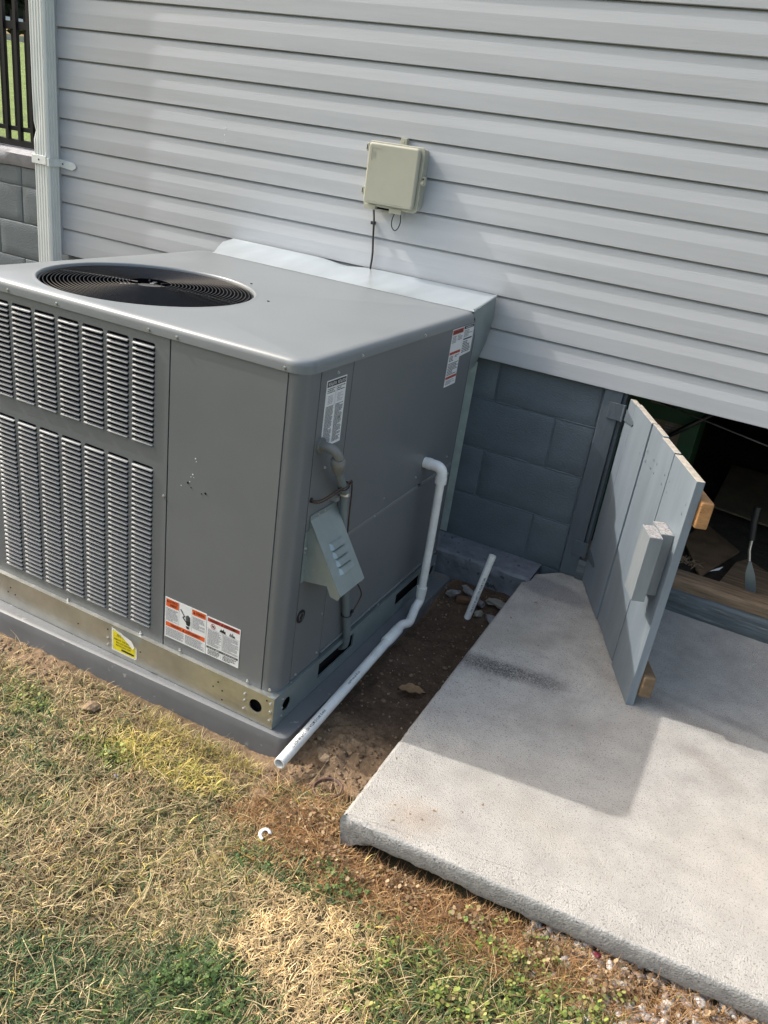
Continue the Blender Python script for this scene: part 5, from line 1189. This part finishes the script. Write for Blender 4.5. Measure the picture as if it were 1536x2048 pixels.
def onslab(x, y): return (x > .325) & (y > slab_front(x) - .002)
def onpad(x, y): return (x < .045) & (y > -1.445)
def lawn(n, x0, x1, y0, y1, name, label, seed, sc_=1.):
    g = np.random.default_rng(seed); nt_ = int(n * .5); k_ = nt_ // 11
    tx = g.uniform(x0, x1, k_); ty = g.uniform(y0, y1, k_); ti = g.integers(0, k_, nt_); ta = g.uniform(0, 6.28, nt_); tr_ = np.abs(g.normal(0, .0045, nt_))
    x = np.r_[tx[ti] + tr_ * np.cos(ta), g.uniform(x0, x1, n - nt_)]; y = np.r_[ty[ti] + tr_ * np.sin(ta), g.uniform(y0, y1, n - nt_)]; taz = np.r_[ta, np.full(n - nt_, 99.)]; tb = np.r_[g.uniform(.65, 1.4, k_)[ti], np.ones(n - nt_)]
    bad = onslab(x, y) | onpad(x, y) | ((x > -.02) & (x < .34) & (y > -1.50))
    dm = dirtmask(x, y); bad |= g.uniform(0, 1, n) < dm * .95
    gv = sst(.9, 1.02, x) * sst(-.17, -.09, y - slab_front(x)); bad |= g.uniform(0, 1, n) < gv * .9
    x, y, taz, tb = x[~bad], y[~bad], taz[~bad], tb[~bad]; n = len(x); W = weights(x, y); C_ = np.cumsum(W / W.sum(0), 0); r = g.uniform(0, 1, n); t = (r[None] > C_).sum(0).clip(0, 6)
    col = np.zeros((n, 3)); 
    for k, p in enumerate(PALS):
        q = t == k; col[q] = p[g.integers(0, len(p), q.sum())]
    clump = 1 + .45 * fbm(x * 40, y * 40, 2, 12); col *= g.uniform(.6, 1.45, (n, 1)) * np.asarray(clump)[:, None]
    Lb = np.array([.027, .021, .025, .025, .018, .028, .025]); Wb = np.array([.0017, .0016, .0021, .0025, .0029, .0020, .0016])
    L_ = Lb[t] * g.uniform(.55, 1.5, n) * sc_; W_ = Wb[t] * g.uniform(.7, 1.3, n) * sc_
    lean = np.where(np.isin(t, [2, 3, 4]), g.uniform(.25, 1.15, n), g.uniform(.0, .75, n))
    comb = .9 + 2.2 * fbm(x * 3, y * 3, 2, 40)
    az = np.where(g.uniform(0, 1, n) < .55, comb + g.normal(0, .7, n), g.uniform(0, 6.28, n))
    curl = g.uniform(-.05, .55, n)
    tf = taz < 90; az = np.where(tf, taz + g.normal(0, .4, n), az); lean = np.where(tf, g.uniform(.35, 1.2, n), lean); curl = np.where(tf, g.uniform(.2, .75, n), curl); col *= tb[:, None]; L_ = L_ * np.where(tf, 1.15, 1.0); W_ = W_ * np.where(tf, 1.2, 1.0)
    return blades(name, x, y, L_, W_, lean, az, curl, col, label, g.uniform(0, .006, n))
lawn(150000, -1.30, 1.65, -2.45, -1.42, 'lawn_grass', 'patchy half dead lawn of straw coloured and green blades', 1)
lawn(26000, -2.8, 2.8, -4.6, -2.45, 'lawn_grass', 'rough lawn nearest the viewer', 2, 1.6)
lawn(9000, -3.6, -1.30, -2.45, -.6, 'lawn_grass', 'rough lawn left of the air conditioner', 3, 1.6)
# long loose straws and pine needles
n = 3600; g = rng; x = g.uniform(-1.3, 1.6, n); y = g.uniform(-2.45, -1.43, n); bad = onslab(x, y) | onpad(x, y) | ((x > 0) & (x < .34) & (y > -1.47)); x, y = x[~bad], y[~bad]; n = len(x)
col = STRAW[g.integers(0, 5, n)] * g.uniform(.9, 1.4, (n, 1)); near = (np.abs(y - slab_front(x) + .05) < .09) & (x > .1); col[near] = BROWN[g.integers(0, 5, near.sum())] * 1.25
blades('loose_straw', x, y, g.uniform(.04, .105, n), g.uniform(.0011, .0019, n), g.uniform(.02, .35, n), g.uniform(0, 6.28, n), g.uniform(-.03, .22, n), col, 'long loose straws lying over the lawn', g.uniform(.006, .018, n))
n = 5200; x = g.uniform(.05, 1.6, n); y = slab_front(x) - g.uniform(-.0, .15, n) - .005; y = np.where(x < .335, g.uniform(-1.68, -1.48, n), y)
col = BROWN[g.integers(0, 5, n)] * g.uniform(.8, 1.3, (n, 1))
blades('dead_stems', x, y, g.uniform(.03, .07, n), g.uniform(.0010, .0017, n), g.uniform(.05, .7, n), g.uniform(0, 6.28, n), g.uniform(-.1, .3, n), col, 'reddish brown dead stems along the slab edge', g.uniform(0, .012, n))
# tufts against the pad
n = 2600; x = g.uniform(-1.2, .0, n); y = -1.462 - np.abs(g.normal(0, .018, n)) - .008; keep = fbm(x * 7, x * 0, 3, 77) > -.02 - .35 * (x > -.45); x, y = x[keep], y[keep]; n = len(x)
col = np.where((g.uniform(0, 1, n) < .5)[:, None], YEL[g.integers(0, 4, n)], STRAW[g.integers(0, 5, n)])
blades('edge_tufts', x, y, g.uniform(.025, .06, n), g.uniform(.0014, .0022, n), g.uniform(.5, 1.4, n), g.uniform(0, 6.28, n), g.uniform(0, .5, n), col, 'yellowed tufts growing against the pad edge')
# small round leaves (clover, creeping weeds)
def leaves(n, name, label, patches, size, pal, lobes=3):
    g = np.random.default_rng(n); xs2 = []; ys2 = []
    for (cx, cy, rx, ry, wgt) in patches:
        k = int(n * wgt); a = g.uniform(0, 6.28, k); r = np.sqrt(g.uniform(0, 1, k)) * g.uniform(.7, 1.2, k); xs2.append(cx + rx * r * np.cos(a)); ys2.append(cy + ry * r * np.sin(a))
    x = np.concatenate(xs2); y = np.concatenate(ys2); kp = ~(onslab(x, y) | onpad(x, y)); x, y = x[kp], y[kp]; n = len(x)
    kp = fbm(x * 24, y * 24, 4, 5) > .06; x, y = x[kp], y[kp]; n = len(x)
    z = gheight(x, y) + g.uniform(.008, .030, n); a0 = g.uniform(0, 6.28, n); s_ = size * g.uniform(.5, 1.7, n); tilt = g.normal(0, .45, (n, 2)); VV = []; 
    c0 = pal[g.integers(0, len(pal), n)] * g.uniform(.75, 1.25, (n, 1))
    K = 6; V = np.zeros((n, lobes, K, 3))
    for l in range(lobes):
        a = a0 + l * 2 * math.pi / lobes; cx = x + (np.cos(a) * s_ * .62 if lobes > 1 else 0); cy = y + (np.sin(a) * s_ * .62 if lobes > 1 else 0)
        for k in range(K):
            b_ = a + 2 * math.pi * k / K; rr = s_ * (.55 if lobes > 1 else .9); dx = np.cos(b_) * rr; dy = np.sin(b_) * rr
            V[:, l, k, 0] = cx + dx; V[:, l, k, 1] = cy + dy; V[:, l, k, 2] = z + (cx + dx - x) * tilt[:, 0] + (cy + dy - y) * tilt[:, 1] + .0015 * (k % 2)
    Q = np.arange(n * lobes * K).reshape(-1, K)
    o = bpy.data.objects.new(name, raw_mesh(name, V.reshape(-1, 3), Q, M['attr_blade'], np.repeat(c0, lobes * K, 0))); COL.objects.link(o); o['kind'] = 'stuff'; o['label'] = label
leaves(1500, 'clover', 'fresh green clover at the bottom left of the lawn', [(.27, -2.12, .10, .08, .35), (.30, -1.745, .17, .06, .30), (.30, -2.16, .20, .10, .35)], .0036, np.array([[.075, .135, .04], [.055, .10, .03], [.13, .20, .06]]))
leaves(2600, 'creeping_weeds', 'lime green creeping weeds near the slab edge', [(.72, -1.80, .22, .12, .40), (.92, -1.73, .22, .08, .22), (-.40, -1.66, .13, .05, .07), (-.75, -1.63, .10, .06, .08), (.66, -1.92, .18, .12, .15), (.80, -1.66, .14, .05, .08)], .0036, np.array([[.26, .31, .07], [.16, .22, .045], [.36, .36, .12], [.11, .17, .045], [.24, .20, .08]]), 1)
leaves(2300, 'dead_leaf_litter', 'crumbled brown leaf litter along the slab edge', [(.62 + .16 * k, float(slab_front(.62 + .16 * k)) - .055, .13, .055, .12) for k in range(-2, 5)] + [(.20, -1.60, .12, .06, .16)], .0034, np.array([[.20, .12, .065], [.30, .20, .11], [.14, .085, .045], [.40, .30, .18]]), 1)
